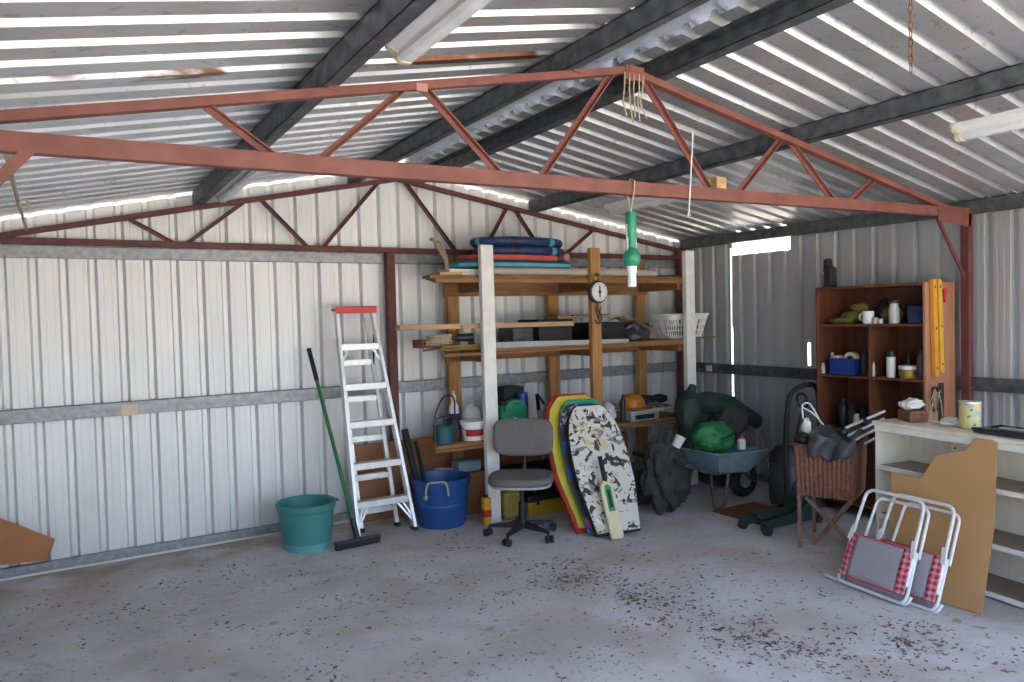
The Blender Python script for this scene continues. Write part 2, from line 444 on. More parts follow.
# purlins: C sections, open web towards the eave
def purlin(label, xb, face, w=.062, h=.10, y0=-.4, y1=5.80, m='galv_dark'):
    mb = MB(); n = 6; t = .005
    for k in range(n):
        a, b = y0+(y1-y0)*k/n, y0+(y1-y0)*(k+1)/n
        def bx(x0,x1,q0,q1):
            P = []
            for q in (q0,q1):
                for (x,y) in ((x0,a),(x1,a),(x1,b),(x0,b)): P.append((x,y,zc(x,y)+q))
            mb.hexa(P)
        bx(xb, xb+w, 0, t); bx(xb, xb+w, h-t, h)
        if face < 0: bx(xb, xb+t, 0, h); bx(xb+w-t, xb+w, 0, .018)
        else: bx(xb+w-t, xb+w, 0, h); bx(xb, xb+t, 0, .018)
    bmesh.ops.remove_doubles(mb.bm, verts=mb.bm.verts, dist=1e-5)
    single('roof_purlin', mb, m, label, 'purlin', (xb, 2.8, 2.6), 'roof purlins')
purlin('speckled grey steel purlin under the left roof slope, beside the white light battens', 0.945, -1, w=.072)
purlin('dark steel purlin on the left side of the roof ridge', 2.10, -1, w=.075)
purlin('dark steel purlin on the right side of the roof ridge gap', 2.675, 1, w=.055)
purlin('dark steel purlin halfway down the right roof slope', 3.81, -1, w=.048)

# trusses
def truss(name, label, y, m, webs, h, bz, extra_post=True, lx=-.62, rx=5.64, bl=0, br=0):
    t = thing(name, label, 'truss', (RX, y, 0))
    mb = MB(); z0 = bz(lx); z1 = bz(rx)
    mb.hexa([(lx,y-.024,z0-h),(rx,y-.024,z1-h),(rx,y+.024,z1-h),(lx,y+.024,z0-h),(lx,y-.024,z0),(rx,y-.024,z1),(rx,y+.024,z1),(lx,y+.024,z0)])
    obj('bottom_chord', mb, m, t, bevel=.003)
    ch = .036
    for xa, xb in ((lx, RX), (RX, rx)):
        mb = MB(); za, zb = zc(xa,y), zc(xb,y)
        mb.hexa([(xa,y-.024,za-ch),(xb,y-.024,zb-ch),(xb,y+.024,zb-ch),(xa,y+.024,za-ch),(xa,y-.024,za),(xb,y-.024,zb),(xb,y+.024,zb),(xa,y+.024,za)])
        obj('top_chord', mb, m, t, bevel=.003)
    for xt, xb in webs:
        p1 = V((xt, y, zc(xt,y)-ch*.6)); p0 = V((xb, y, bz(xb)-h*.35))
        mb = MB(); mb.angle(p0, p1, .028, .006, up=(0,1,0))
        obj('web', mb, m, t)
    return t
bzF = lambda x: 2.222 + (x+.09)*.0108
ft = truss('roof_truss', 'near red-brown steel roof truss spanning the shed with zigzag webs', YT, 'red_oxide',
  [(.532,.80),(1.325,.94),(1.40,1.775),(2.42,1.975),(2.62,3.085),(3.66,3.285),(3.745,4.14),(4.553,4.285)], .066, bzF)
mb = MB(); mb.box((RX-.035,YT-.030,2.742),(RX+.085,YT-.024,2.812)); mb.box((RX-.012,YT-.034,2.735),(RX+.012,YT+.024,2.815)); obj('gusset_plate', mb, 'red_oxide', ft, bevel=.002)
mb = MB(); mb.prism([(5.22,2.285),(5.64,2.285),(5.64,2.150),(5.56,2.155),(5.22,2.185)], Matrix(((1,0,0,0),(0,0,1,0),(0,1,0,0),(0,0,0,1))), YT-.030, YT-.024); obj('gusset_plate', mb, 'red_oxide', ft)
mb = MB(); mb.box((1.345,YT-.029,2.535),(1.395,YT-.024,2.568)); obj('gusset_plate', mb, 'foam_pink', ft, label='pale worn splice plate')
for px in (.97, 2.15):
    mb = MB(); mb.box((px,YT-.03,zc(px,YT)-.01),(px+.045,YT-.024,zc(px,YT)+.07)); obj('purlin_cleat', mb, 'red_oxide', ft)
for sx, x in ((1,5.635),(-1,-.62)):
    mb = MB(); mb.box((x-.03,YT-.03,0),(x+.03,YT+.03,2.25 if sx>0 else 2.19)); obj('post', mb, 'maroon', ft, bevel=.004)
mb = MB(); mb.bar((5.25,YT,2.215),(5.625,YT,1.77),.03,.012,up=(0,1,0)); obj('knee_brace', mb, 'maroon', ft)
mb = MB(); mb.bar((.02,YT-.02,2.205),(-.58,YT-.02,1.51),.034,.012,up=(0,1,0)); obj('knee_brace', mb, 'red_oxide', ft)
bzB = lambda x: 2.176
bt = truss('roof_truss', 'far maroon steel roof truss against the back wall', YB, 'maroon',
  [(.535,.83),(1.317,.90),(1.417,1.76),(2.351,1.875),(2.578,3.03),(3.552,3.30),(3.636,3.93),(4.523,4.19)], .042, bzB)
mb = MB(); mb.box((2.38,D-.115,0),(2.449,D-.045,2.135)); obj('post', mb, 'maroon', bt, bevel=.004)
mb = MB(); mb.box((5.585,D-.125,0),(5.675,D-.06,2.24)); obj('post', mb, 'maroon', bt, bevel=.004)

# camera
cy, sy, cp, sp = cos(.5551), sin(.5551), cos(-.0332), sin(-.0332); cr, sr = cos(-.0248), sin(-.0248)
R0 = V((cy,-sy,0)); F = V((sy*cp, cy*cp, sp)); U0 = V((-sy*sp, -cy*sp, cp))
R = R0*cr+U0*sr; U = -R0*sr+U0*cr
cam = bpy.data.cameras.new('camera'); co = bpy.data.objects.new('camera', cam); COL.objects.link(co)
cam.sensor_width = 36; cam.sensor_fit = 'HORIZONTAL'; cam.lens = 36*756.62/1024; cam.clip_start = .05; cam.clip_end = 300
co.matrix_world = Matrix(((R.x,U.x,-F.x,0),(R.y,U.y,-F.y,0),(R.z,U.z,-F.z,1.6),(0,0,0,1)))
SC.camera = co

# light: sun high on the front right, open sky through the open front
w = bpy.data.worlds.new('sky'); SC.world = w; w.use_nodes = True
nt = w.node_tree; bg = nt.nodes['Background']
sky = nt.nodes.new('ShaderNodeTexSky'); sky.sky_type = 'NISHITA'; sky.sun_disc = False
sky.sun_elevation = radians(62); sky.sun_rotation = math.atan2(-.35,.8); sky.air_density = 1.0; sky.dust_density = 5.0
nt.links.new(sky.outputs[0], bg.inputs[0]); bg.inputs[1].default_value = .28
sl = bpy.data.lights.new('sun', 'SUN'); sl.energy = 5.0; sl.angle = radians(.53); sl.color = (1,.95,.87)
so = bpy.data.objects.new('sun', sl); COL.objects.link(so)
sd = V((-.35,.8,0)).normalized()*cos(radians(62)) + V((0,0,sin(radians(62))))
so.rotation_euler = (-sd).to_track_quat('-Z', 'Y').to_euler(); so.location = (6,-8,14)
pl = bpy.data.lights.new('door_portal', 'AREA'); pl.shape = 'RECTANGLE'; pl.size = 6.4; pl.size_y = 2.9; pl.cycles.is_portal = True
po = bpy.data.objects.new('door_portal', pl); COL.objects.link(po); po.location = (2.5,-.52,1.45); po.rotation_euler = (radians(90),0,0)
vs = SC.view_settings; vs.view_transform = 'Standard'; vs.look = 'None'; vs.gamma = 1; vs.use_curve_mapping = False; vs.exposure = 2.22
SC.cycles.use_denoising = True
SC.cycles.max_bounces = 10; SC.cycles.diffuse_bounces = 6; SC.cycles.glossy_bounces = 5
# ------------------------------------------------------------------ timber rack in the far corner
rk = thing('storage_rack', 'tall timber storage rack with white front posts in the back corner', 'rack', (3.97,5.4,0))
def post(x, y, z1, m, w=.105, d=.05, z0=0, lean=0):
    mb = MB(); mb.hexa([(x-w/2,y-d/2,z0),(x+w/2,y-d/2,z0),(x+w/2,y+d/2,z0),(x-w/2,y+d/2,z0),(x-w/2+lean,y-d/2,z1),(x+w/2+lean,y-d/2,z1),(x+w/2+lean,y+d/2,z1),(x-w/2+lean,y+d/2,z1)])
    obj('post', mb, m, rk, bevel=.004)
post(2.930,5.06,2.15,'white_paint', w=.11, lean=-.012); post(5.062,5.06,2.155,'white_paint', w=.11)
post(3.968,5.06,2.153,'timber', w=.100)
for x in (2.958,3.990,5.050): post(x,5.715,2.10,'timber', w=.11)
def bearer(a, b, name='bearer', m='timber_x'):
    mb = MB(); mb.box(a, b); obj(name, mb, m, rk, bevel=.003)
bearer((2.86,5.66,1.775),(5.10,5.69,1.895)); bearer((2.50,5.086,1.862),(5.10,5.116,1.895))          # upper rails
bearer((2.86,5.66,1.225),(5.10,5.69,1.325)); bearer((2.55,5.086,1.302),(5.10,5.116,1.325))          # mid rails
bearer((2.47,5.086,.585),(5.10,5.116,.605)); bearer((2.86,5.66,.545),(5.10,5.69,.605))
for x in (2.99,4.03,4.98): bearer((x,5.118,1.80),(x+.035,5.658,1.893)); bearer((x,5.118,1.235),(x+.035,5.658,1.323)); bearer((x,5.118,.55),(x+.035,5.658,.604))
for k, y in enumerate((5.12,5.27,5.42,5.57)):
    mb = MB(); mb.box((2.47+.10*k,y,1.897),(5.10,y+.135,1.921)); obj('upper_board', mb, 'timber_x', rk, bevel=.003)
mb = MB(); mb.box((2.90,5.09,1.327),(5.12,5.69,1.345)); obj('middle_shelf', mb, 'timber_x', rk, bevel=.003)
mb = MB(); mb.hexa([(2.93,5.087,1.348),(4.36,5.087,1.342),(4.36,5.12,1.342),(2.93,5.12,1.348),(2.93,5.087,1.400),(4.36,5.087,1.374),(4.36,5.12,1.374),(2.93,5.12,1.400)])
obj('shelf_edge', mb, 'grey_plastic', rk, bevel=.003, label='grey painted front edge of the middle shelf')
mb = MB(); mb.prism([(2.47,5.10),(5.10,5.10),(5.10,5.69),(2.86,5.69)], I4, .607, .637); obj('lower_shelf', mb, 'timber_x', rk, bevel=.003)

# long plank and rails lying across the rack
mb = MB(); mb.hexa([(2.22,5.13,1.513),(3.80,5.13,1.503),(3.80,5.21,1.503),(2.22,5.21,1.513),(2.22,5.13,1.553),(3.80,5.13,1.543),(3.80,5.21,1.543),(2.22,5.21,1.553)])
single('plank', mb, 'timber_pale', 'long narrow tan plank sticking out left over the middle shelf', 'plank', (3.0,5.17,1.50), bevel=.004)
mb = MB(); mb.cyl((2.90,5.118,1.955),(4.70,5.118,1.953),.030,n=20); pp = single('pipe', mb, 'pipe_cream', 'long pale tan tube lying along the front of the top shelf', 'pipe', (3.8,5.118,1.922), smooth=True)
mb = MB(); mb.cyl((4.695,5.118,1.9535),(4.702,5.118,1.9535),.032,n=20); obj('end_cap', mb, 'cream', pp)
mb = MB(); mb.cyl((3.95,5.30,1.935),(5.30,5.22,1.935),.008,n=8); single('rod', mb, 'dark_metal', 'thin dark rod poking out past the right white post on the top shelf', 'rod', (4.6,5.26,1.93), smooth=True)
for (a, b, z, m, lab) in (((2.76,5.165),(4.0,5.42),1.923,'off_white','cream flat board lying under the blue boards on the top shelf'),
                          ((2.82,5.44),(4.4,5.66),1.923,'timber_pale','rough timber board lying at the back of the top shelf')):
    mb = MB(); mb.box((a[0],a[1],z),(b[0],b[1],z+.022)); single('board', mb, m, lab, 'board', (a[0],a[1],z), bevel=.003)
mb = MB(); mb.box((2.66,5.17,1.947),(3.60,5.38,1.972)); single('board', mb, 'off_white', 'shorter cream board on the flat cream board of the top shelf', 'board', (3,5.25,1.947), bevel=.004)
mb = MB(); mb.box((2.56,5.13,1.923),(2.75,5.30,1.945)); single('timber_offcut', mb, 'timber_pale', 'pale timber offcut at the left end of the top shelf', 'wood', (2.6,5.2,1.92), bevel=.003)

# flat boards stacked on top
def bodyboard(name, label, c, L, W, T, m, rot, edge=None, group='boards stacked on the top shelf'):
    mb = MB(); out = [(-L/2,-W*.42),(-L/2+.03,-W*.46),(0,-W/2),(L*.30,-W*.48),(L*.43,-W*.38),(L*.49,-W*.2),(L*.5,0)]
    o = out + [(u,-v) for u,v in reversed(out[:-1])]
    fr = Matrix.Translation(V(c)) @ Matrix.Rotation(rot,4,'Z')
    mb.prism(o, fr, 0, T)
    b = single(name, mb, m, label, 'board', c, bevel=T*.3, group=group)
    if edge:
        mb = MB(); mb.prism([(u*1.003,v*1.006) for u,v in o], fr, T*.30, T*.68); obj('rail_stripe', mb, edge, b)
    return b
bodyboard('bodyboard','dark teal bodyboard with a pale aqua rail lying on the top shelf',(3.29,5.37,1.974),1.02,.50,.07,'foam_teal',pi+.02,'foam_aqua')
bodyboard('bodyboard','faded red bodyboard between the teal and blue boards on top',(3.27,5.37,2.046),.80,.50,.045,'foam_red',pi,None)
# tan foam roll at the right of the red board
mb = MB(); mb.cyl((3.72,5.10,2.075),(3.72,5.5,2.075),.030,n=16); single('foam_roll', mb, 'foam_pink', 'small pinkish foam roll at the right end of the red bodyboard', 'roll', (3.72,5.3,2.046), smooth=True)
def tube_ring(label, c, a, b, r, m, tilt=0):
    mb = MB(); mb.tube([V(c)+V((a*cos(t*2*pi/40), b*sin(t*2*pi/40), tilt*cos(t*2*pi/40))) for t in range(40)], r, 12, closed=True)
    o = single('swim_ring', mb, m, label, 'ring', c, smooth=True, group='blue rings on the top stack')
    for t in range(3, 40, 6):
        p = V(c)+V((a*cos(t*2*pi/40), b*sin(t*2*pi/40), tilt*cos(t*2*pi/40)))
        q = V(c)+V((a*cos((t+1)*2*pi/40), b*sin((t+1)*2*pi/40), tilt*cos((t+1)*2*pi/40)))
        mb = MB(); mb.tube([p,q], r*1.05, 12); obj('strap', mb, 'black_plastic' if t % 12 == 3 else 'foam_aqua', o)
tube_ring('lower navy blue inflatable ring on the top of the board stack', (3.42,5.36,2.128), .40,.20,.035,'navy')
tube_ring('upper navy blue inflatable ring, topmost thing on the board stack', (3.40,5.36,2.203), .40,.20,.035,'navy')
# brown rope hanging at the rack's left end
mb = MB(); mb.tube([(2.72,5.60,2.24),(2.69,5.50,2.23),(2.70,5.42,2.15),(2.73,5.36,2.05),(2.71,5.32,1.97),(2.70,5.36,1.935)], .014, 8); mb.tube([(2.72,5.60,2.24),(2.74,5.47,2.20),(2.75,5.40,2.09),(2.76,5.38,1.96)], .011, 8)
single('rope', mb, 'rope', 'brown rope hanging over the left end of the top shelf', 'rope', (2.72,5.4,1.93), smooth=True)
mb = MB(); mb.tube([(4.10,5.52,1.957),(4.30,5.42,1.96),(4.5,5.48,1.96),(4.65,5.42,1.957)], .007, 8); single('cord', mb, 'rope', 'pale cord lying on the top shelf behind the hanging feeder', 'cord', (4.3,5.3,1.93), smooth=True)

# hanging scale on the timber post
sc = thing('hanging_scale', 'round white dial spring scale hanging on the timber rack post', 'scale', (0,0,0), mx=Matrix.Translation((3.960,4.989,1.782)) @ Matrix.Scale(1.42,4))
c = V((0,0,0))
mb = MB(); mb.lathe([(.060,0),(.066,-.006),(.066,-.030),(.058,-.036)], c+V((0,.03,0)), 32, 'y'); obj('case', mb, 'dark_metal', sc, smooth=True, local=True)
mb = MB(); mb.lathe([(.0001,-.0015),(.056,-.0015),(.056,.001)], c+V((0,-.006,0)), 32, 'y'); dl = obj('dial', mb, 'dial_white', sc, local=True)
mb = MB()
for k in range(24):
    a = k*2*pi/24; l = .011 if k % 3 == 0 else .006
    d = V((sin(a),0,cos(a))); mb.bar(c+d*.050+V((0,-.0085,0)), c+d*(.050-l)+V((0,-.0085,0)), .0022, .001, up=(0,1,0))
obj('tick_marks', mb, 'black_plastic', dl, local=True)
mb = MB(); mb.bar(c+V((0,-.0095,-.034)), c+V((0,-.0095,.036)), .009, .001, up=(0,1,0)); mb.box(tuple(c+V((-.010,-.0095,-.008))), tuple(c+V((.010,-.0088,.008)))); obj('pointer', mb, 'dark_metal', sc, local=True)
mb = MB(); mb.tube(arc(c+V((0,.012,.088)), .022, -pi/2, pi*1.5, 20, (1,0,0), (0,0,1)), .0045, 8); obj('top_ring', mb, 'brass', sc, smooth=True, local=True)
mb = MB(); mb.cyl(c+V((0,.012,-.066)), c+V((0,.012,-.115)), .005, n=8); mb.tube(arc(c+V((0,.012,-.150)), .035, pi/2, -pi*.9, 16, (.7,0,0), (0,0,1)), .005, 8); mb.tube([c+V((-.02,.012,-.085)), c+V((.0,.012,-.16)), c+V((.02,.012,-.085))], .004, 6); obj('hook', mb, 'dark_metal', sc, smooth=True, local=True)
mb = MB(); mb.cyl((0,.030,.098),(0,-.005,.101),.004,n=8); obj('nail', mb, 'dark_metal', sc, local=True)

# middle shelf clutter
Z = 1.346
def crate(name, label, a, b, m, cat, bev=.006, lid=None):
    mb = MB(); mb.box(a, b); bm_ = mb.bm
    o = single(name, mb, m, label, cat, (a[0],a[1],a[2]), bevel=bev)
    if lid:
        mb = MB(); mb.box((a[0]-.006,a[1]-.006,b[2]-.03),(b[0]+.006,b[1]+.006,b[2]+.004)); obj('lid', mb, lid, o, bevel=.004)
    return o
crate('toolbox','black tool case left of the timber post on the middle shelf',(3.52,5.24,Z),(3.86,5.56,1.56),'black_plastic','case',lid='black_rubber')
crate('toolbox','dark grey metal box beside the timber post on the middle shelf',(3.30,5.30,Z),(3.50,5.54,1.50),'galv_dark','box')
crate('case','low black case right of the timber post on the middle shelf',(4.06,5.22,Z),(4.42,5.56,1.52),'black_plastic','case',lid='black_rubber')
mb = MB(); mb.box((3.72,5.25,1.567),(4.40,5.44,1.583)); single('board', mb, 'timber_pale', 'thin tan board lying across the black cases on the middle shelf', 'board', (4,5.3,1.567), bevel=.003)
mb = MB(); mb.box((3.72,5.26,1.585),(3.86,5.40,1.60)); single('slat', mb, 'ply_brown', 'short brown slat on the tan board left of the timber post', 'wood', (3.8,5.3,1.585), bevel=.002)
mb = MB(); mb.box((3.9,5.27,1.585),(4.3,5.40,1.597)); single('slat', mb, 'ply_brown', 'longer brown slat on the tan board right of the timber post', 'wood', (4.1,5.3,1.585), bevel=.002)
mb = MB(); mb.blob((4.66,5.36,1.43),(.15,.13,.10),3,.35,2.2,3,flat=Z); single('jacket', mb, 'bag_black', 'crumpled black jacket heaped near the white basket on the middle shelf', 'jacket', (4.56,5.36,Z), smooth=True)
mb = MB(); mb.sheet(lambda u,v: V((4.36+.34*u, 5.14+.20*v+.03*sin(u*9), 1.555-.10*u*u+.012*sin(u*14+v*5)+.01*cos(v*9))), 16, 8); single('rag', mb, 'tan_cloth', 'brown rag draped over the black jacket on the middle shelf', 'rag', (4.5,5.2,1.4), smooth=True, solid=.006)
mb = MB(); mb.cyl((4.70,5.5,Z),(4.72,5.52,1.56),.022,n=12); single('bottle', mb, 'grey_plastic', 'slim grey bottle behind the black jacket on the middle shelf', 'bottle', (4.7,5.5,Z), smooth=True)
# odds and ends at the left bay
mb = MB(); mb.prism([(2.55,5.12),(2.92,5.12),(2.92,5.60),(2.80,5.60)], I4, 1.347, 1.362); 
single('board', mb, 'ply_brown', 'short brown board jutting out at the left of the middle shelf', 'board', (2.7,5.3,1.347), bevel=.003)
mb = MB(); mb.tube([V((2.62,5.30,1.378))+V(((.10+.004*sin(t*1.9))*cos(t*2*pi/18), (.085+.005*sin(t*2.3))*sin(t*2*pi/18), t*.0012)) for t in range(72)], .012, 8)
single('rope_coil', mb, 'rope', 'tan rope coil at the left end of the middle shelf', 'rope', (2.65,5.28,1.363), smooth=True)
dr = thing('power_drill', 'dark power drill lying near the white post on the middle shelf', 'drill', (2.82,5.2,1.363))
mb = MB(); mb.cyl((2.74,5.22,1.44),(2.86,5.20,1.44),.030,.032,n=14); mb.bar((2.84,5.2,1.43),(2.86,5.2,1.364),.03,.04); obj('body', mb, 'black_plastic', dr, smooth=True)
mb = MB(); mb.cyl((2.70,5.225,1.44),(2.74,5.22,1.44),.014,.020,n=12); obj('chuck', mb, 'dark_metal', dr, smooth=True)
mb = MB(); mb.lathe([(.0001,0),(.03,.001),(.032,.05),(.03,.052),(.0001,.053)], (2.73,5.16,1.45+.035), 16); single('tape_roll', mb, 'olive_cloth', 'olive roll of tape on the left pile of the middle shelf', 'tape', (2.73,5.16,1.485), smooth=True)
mb = MB(); mb.cyl((2.56,5.14,1.375),(2.90,5.16,1.375),.012,n=10); single('chisel', mb, 'yellow_dull', 'yellow handled tool on the left end of the middle shelf', 'tool', (2.7,5.15,1.363), smooth=True)
mb = MB(); mb.box((2.50,5.36,1.363),(2.66,5.54,1.43)); single('tin', mb, 'ply_brown', 'small brown box behind the rope coil on the middle shelf', 'box', (2.6,5.45,1.363), bevel=.004)
mb = MB(); mb.cyl((2.40,5.13,1.358),(2.56,5.125,1.37),.008,n=8); single('screwdriver', mb, 'maroon', 'thin dark red rod poking out left of the middle shelf', 'rod', (2.45,5.13,1.36), smooth=True)

# white laundry basket
bs = thing('laundry_basket', 'white slotted plastic laundry basket on the right end of the middle shelf', 'basket', (5.20,5.33,Z))
def bask(u, z):       # rounded rectangle at height z
    k = z/.225; hx, hy = .195+.075*k, .135+.05*k
    a = u*2*pi; c_, s_ = cos(a), sin(a); e = .5
    return V((5.20+hx*abs(c_)**e*(1 if c_>=0 else -1), 5.33+hy*abs(s_)**e*(1 if s_>=0 else -1), Z+.002+z))
mb = MB(); N = 72
def strip(z0, z1, us):
    for i in us:
        mb._f([mb._v(bask(i/N,z0)), mb._v(bask((i+1)/N,z0)), mb._v(bask((i+1)/N,z1)), mb._v(bask(i/N,z1))])
rows = [0,.03,.072,.082,.124,.134,.176,.225]
for r in range(7): strip(rows[r], rows[r+1], range(N) if r % 2 == 0 else range(0,N,2))
mb._f([mb._v(bask(i/N,0)) for i in range(N)])
bmesh.ops.remove_doubles(mb.bm, verts=mb.bm.verts, dist=1e-4)
obj('body', mb, 'white_plastic', bs, solid=.004)
mb = MB(); mb.tube([bask(i/48,.225) for i in range(48)], .010, 8, closed=True); obj('rim', mb, 'white_plastic', bs, smooth=True)
mb = MB(); mb.cyl((5.22,5.36,1.46),(5.25,5.34,1.66),.018,n=12); mb.bar((5.25,5.34,1.66),(5.27,5.30,1.69),.03,.03); single('hand_tool', mb, 'black_plastic', 'black tool handle standing up in the white laundry basket', 'tool', (5.22,5.36,1.46), smooth=True)
mb = MB(); mb.blob((5.20,5.33,1.42),(.16,.11,.06),4,.2,2); single('cloth_heap', mb, 'canvas_dark', 'dark cloth lying inside the white laundry basket', 'cloth', (5.20,5.33,1.37), smooth=True)
mb = MB(); mb.cyl((5.10,5.12,1.352),(5.46,5.12,1.352),.007,n=8); single('rod', mb, 'rust', 'rusty rod poking out right under the white laundry basket', 'rod', (5.3,5.12,1.346), smooth=True)

# lower shelf things
def bucket(label, c, r0, r1, h, m, label_m=None, cat='bucket', name='bucket', lid=None):
    t = thing(name, label, cat, c)
    mb = MB(); mb.lathe([(.0001,.002),(r0,0),(r1,h),(r1+.006,h),(r1+.007,h-.016),(r1+.002,h-.017)] if lid else [(.0001,.0),(r0,0),(r1,h),(r1+.006,h),(r1-.004,h-.002),(r0-.004,.006),(.0001,.007)], c, 28); obj('body', mb, m, t, smooth=True)
    if lid:
        mb = MB(); mb.lathe([(r1+.008,h-.02),(r1+.010,h+.004),(r1-.006,h+.008),(.0001,h+.006)], c, 28); obj('lid', mb, lid, t, smooth=True)
    if label_m:
        mb = MB(); n = 14; f = lambda z: r0+(r1-r0)*z/h+.0012
        for i in range(n):
            a0, a1 = -2.75+i*2.0/n, -2.75+(i+1)*2.0/n
            q = [V(c)+V((f(z)*cos(a), f(z)*sin(a), z)) for a, z in ((a0,h*.24),(a1,h*.24),(a1,h*.62),(a0,h*.62))]
            mb._f([mb._v(p) for p in q])
        obj('label', mb, label_m, t)
    mb = MB(); mb.tube(arc(V(c)+V((0,0,h*.8)), r1+.009, -pi*.95, -pi*.05, 16, (1,0,0), (0,.55,.5)), .0025, 6); obj('handle', mb, 'dark_metal', t, smooth=True)
    return t
wb = bucket('white plastic bucket with a red label on the low shelf',(2.845,5.20,.638),.082,.098,.145,'white_plastic','foam_scarlet',lid='white_plastic')
mb = MB()
for k, (x0, x1, z) in enumerate(((-.055,.05,.066),(-.05,.03,.052))):   # faint lines of lettering on the label
    for q in range(7):
        xa = x0+(x1-x0)*q/7; xb = xa+(x1-x0)/11
        f = lambda x: -sqrt(max(0,(.0885+.0012)**2-x*x))-.0012
        mb._f([mb._v((2.845+xa,5.20+f(xa),.638+z)), mb._v((2.845+xb,5.20+f(xb),.638+z)), mb._v((2.845+xb,5.20+f(xb),.638+z+.008)), mb._v((2.845+xa,5.20+f(xa),.638+z+.008))])
bucket('dark teal paint tin with a wire handle on the left of the low shelf',(2.585,5.20,.638),.072,.075,.135,'foam_teal',None,'tin','paint_tin')
sb = thing('spray_bottle', 'white and blue squeeze bottle behind the white bucket on the low shelf', 'bottle', (2.795,5.42,.638))
mb = MB(); mb.lathe([(.0001,0),(.042,.002),(.042,.20),(.036,.245),(.018,.28),(.016,.31),(.0001,.312)], (2.795,5.42,.638), 20); obj('body', mb, 'white_plastic', sb, smooth=True)
mb = MB(); mb.lathe([(.0435,.06),(.0435,.19)], (2.795,5.42,.638), 20); obj('label', mb, 'blue_box', sb, smooth=True)
mb = MB(); mb.lathe([(.020,.30),(.018,.335),(.008,.345),(.006,.37),(.0001,.372)], (2.795,5.42,.638), 16); obj('cap', mb, 'white_plastic', sb, smooth=True)
jg = thing('jug', 'translucent greyish plastic jug behind the white bucket on the low shelf', 'jug', (2.93,5.38,.638))
mb = MB(); mb.lathe([(.0001,0),(.075,.003),(.080,.03),(.080,.17),(.06,.22),(.024,.25),(.022,.27),(.0001,.271)], (2.93,5.38,.638), 22); obj('body', mb, 'off_white', jg, smooth=True)
mb = MB(); mb.lathe([(.026,.262),(.026,.29),(.0001,.291)], (2.93,5.38,.638), 16); obj('cap', mb, 'grey_plastic', jg, smooth=True)
mb = MB(); mb.tube(rounded([(2.50,5.16,.64),(2.49,5.16,.86),(2.60,5.22,1.0),(2.74,5.3,.99),(2.76,5.34,.70)],.12), .007, 8); mb.tube(rounded([(2.52,5.22,.64),(2.51,5.22,.82),(2.66,5.26,.84),(2.80,5.30,.78)],.06), .006, 8)
single('wire_hoop', mb, 'dark_metal', 'bent black wire hoop standing over the teal paint tin', 'wire', (2.6,5.2,.638), smooth=True)
crate('box','small dark box between the teal tin and the white bucket',(2.685,5.24,.638),(2.74,5.34,.80),'canvas_dark','box')
# green jerry can with a grip hole
jc = thing('jerry_can', 'bright green plastic oil bottle standing above the grey office chair', 'bottle', (3.235,5.25,.638))
mb = MB(); fr = Matrix(((1,0,0,3.235),(0,0,-1,5.25),(0,1,0,.638),(0,0,0,1)))
mb.prism([(-.125,0),(.125,0),(.130,.03),(.130,.20),(.10,.262),(.04,.285),(-.03,.262),(-.06,.250),(-.115,.235),(-.130,.19)], fr, -.055, .055)
obj('body', mb, 'green_jug', jc, bevel=.018, smooth=True, seg=3)
mb = MB(); mb.tube(rounded([(3.275,5.20,.89),(3.20,5.17,.915),(3.14,5.165,.88),(3.13,5.175,.83)],.03), .014, 10); obj('handle', mb, 'green_jug', jc, smooth=True)
mb = MB(); mb.lathe([(.030,.22),(.030,.262),(.0001,.263)], (3.155,5.25,.638), 16); obj('cap', mb, 'black_plastic', jc, smooth=True)
mb = MB(); mb.prism([(-.08,.03),(.08,.03),(.09,.10),(.0,.14),(-.09,.10)], fr, .0555, .057); obj('label', mb, 'off_white', jc)
crate('box','dark carton behind the green oil bottle on the low shelf',(3.27,5.42,.638),(3.47,5.60,1.00),'black_rubber','box')
mb = MB(); mb.lathe([(.0001,0),(.05,.001),(.05,.20),(.045,.235),(.02,.245),(.0001,.246)], (3.40,5.34,.638+.08), 18); single('bottle', mb, 'blue_box', 'bright blue bottle behind the green oil bottle', 'bottle', (3.40,5.34,.718), smooth=True)
mb = MB(); mb.box((3.33,5.26,.638),(3.47,5.41,.717)); single('box', mb, 'grey_plastic', 'low grey box under the bright blue bottle', 'box', (3.4,5.33,.638), bevel=.004)
mb = MB(); mb.cyl((3.52,5.25,.638),(3.52,5.25,.80),.03,.028,n=14); single('can', mb, 'grey_plastic', 'small grey can right of the green oil bottle', 'can', (3.52,5.25,.638), smooth=True)
mb = MB(); mb.cyl((3.06,5.34,.638),(3.06,5.34,.93),.035,.03,n=14); single('bottle', mb, 'tarp_dark', 'dark bottle left of the green oil bottle', 'bottle', (3.06,5.34,.638), smooth=True)
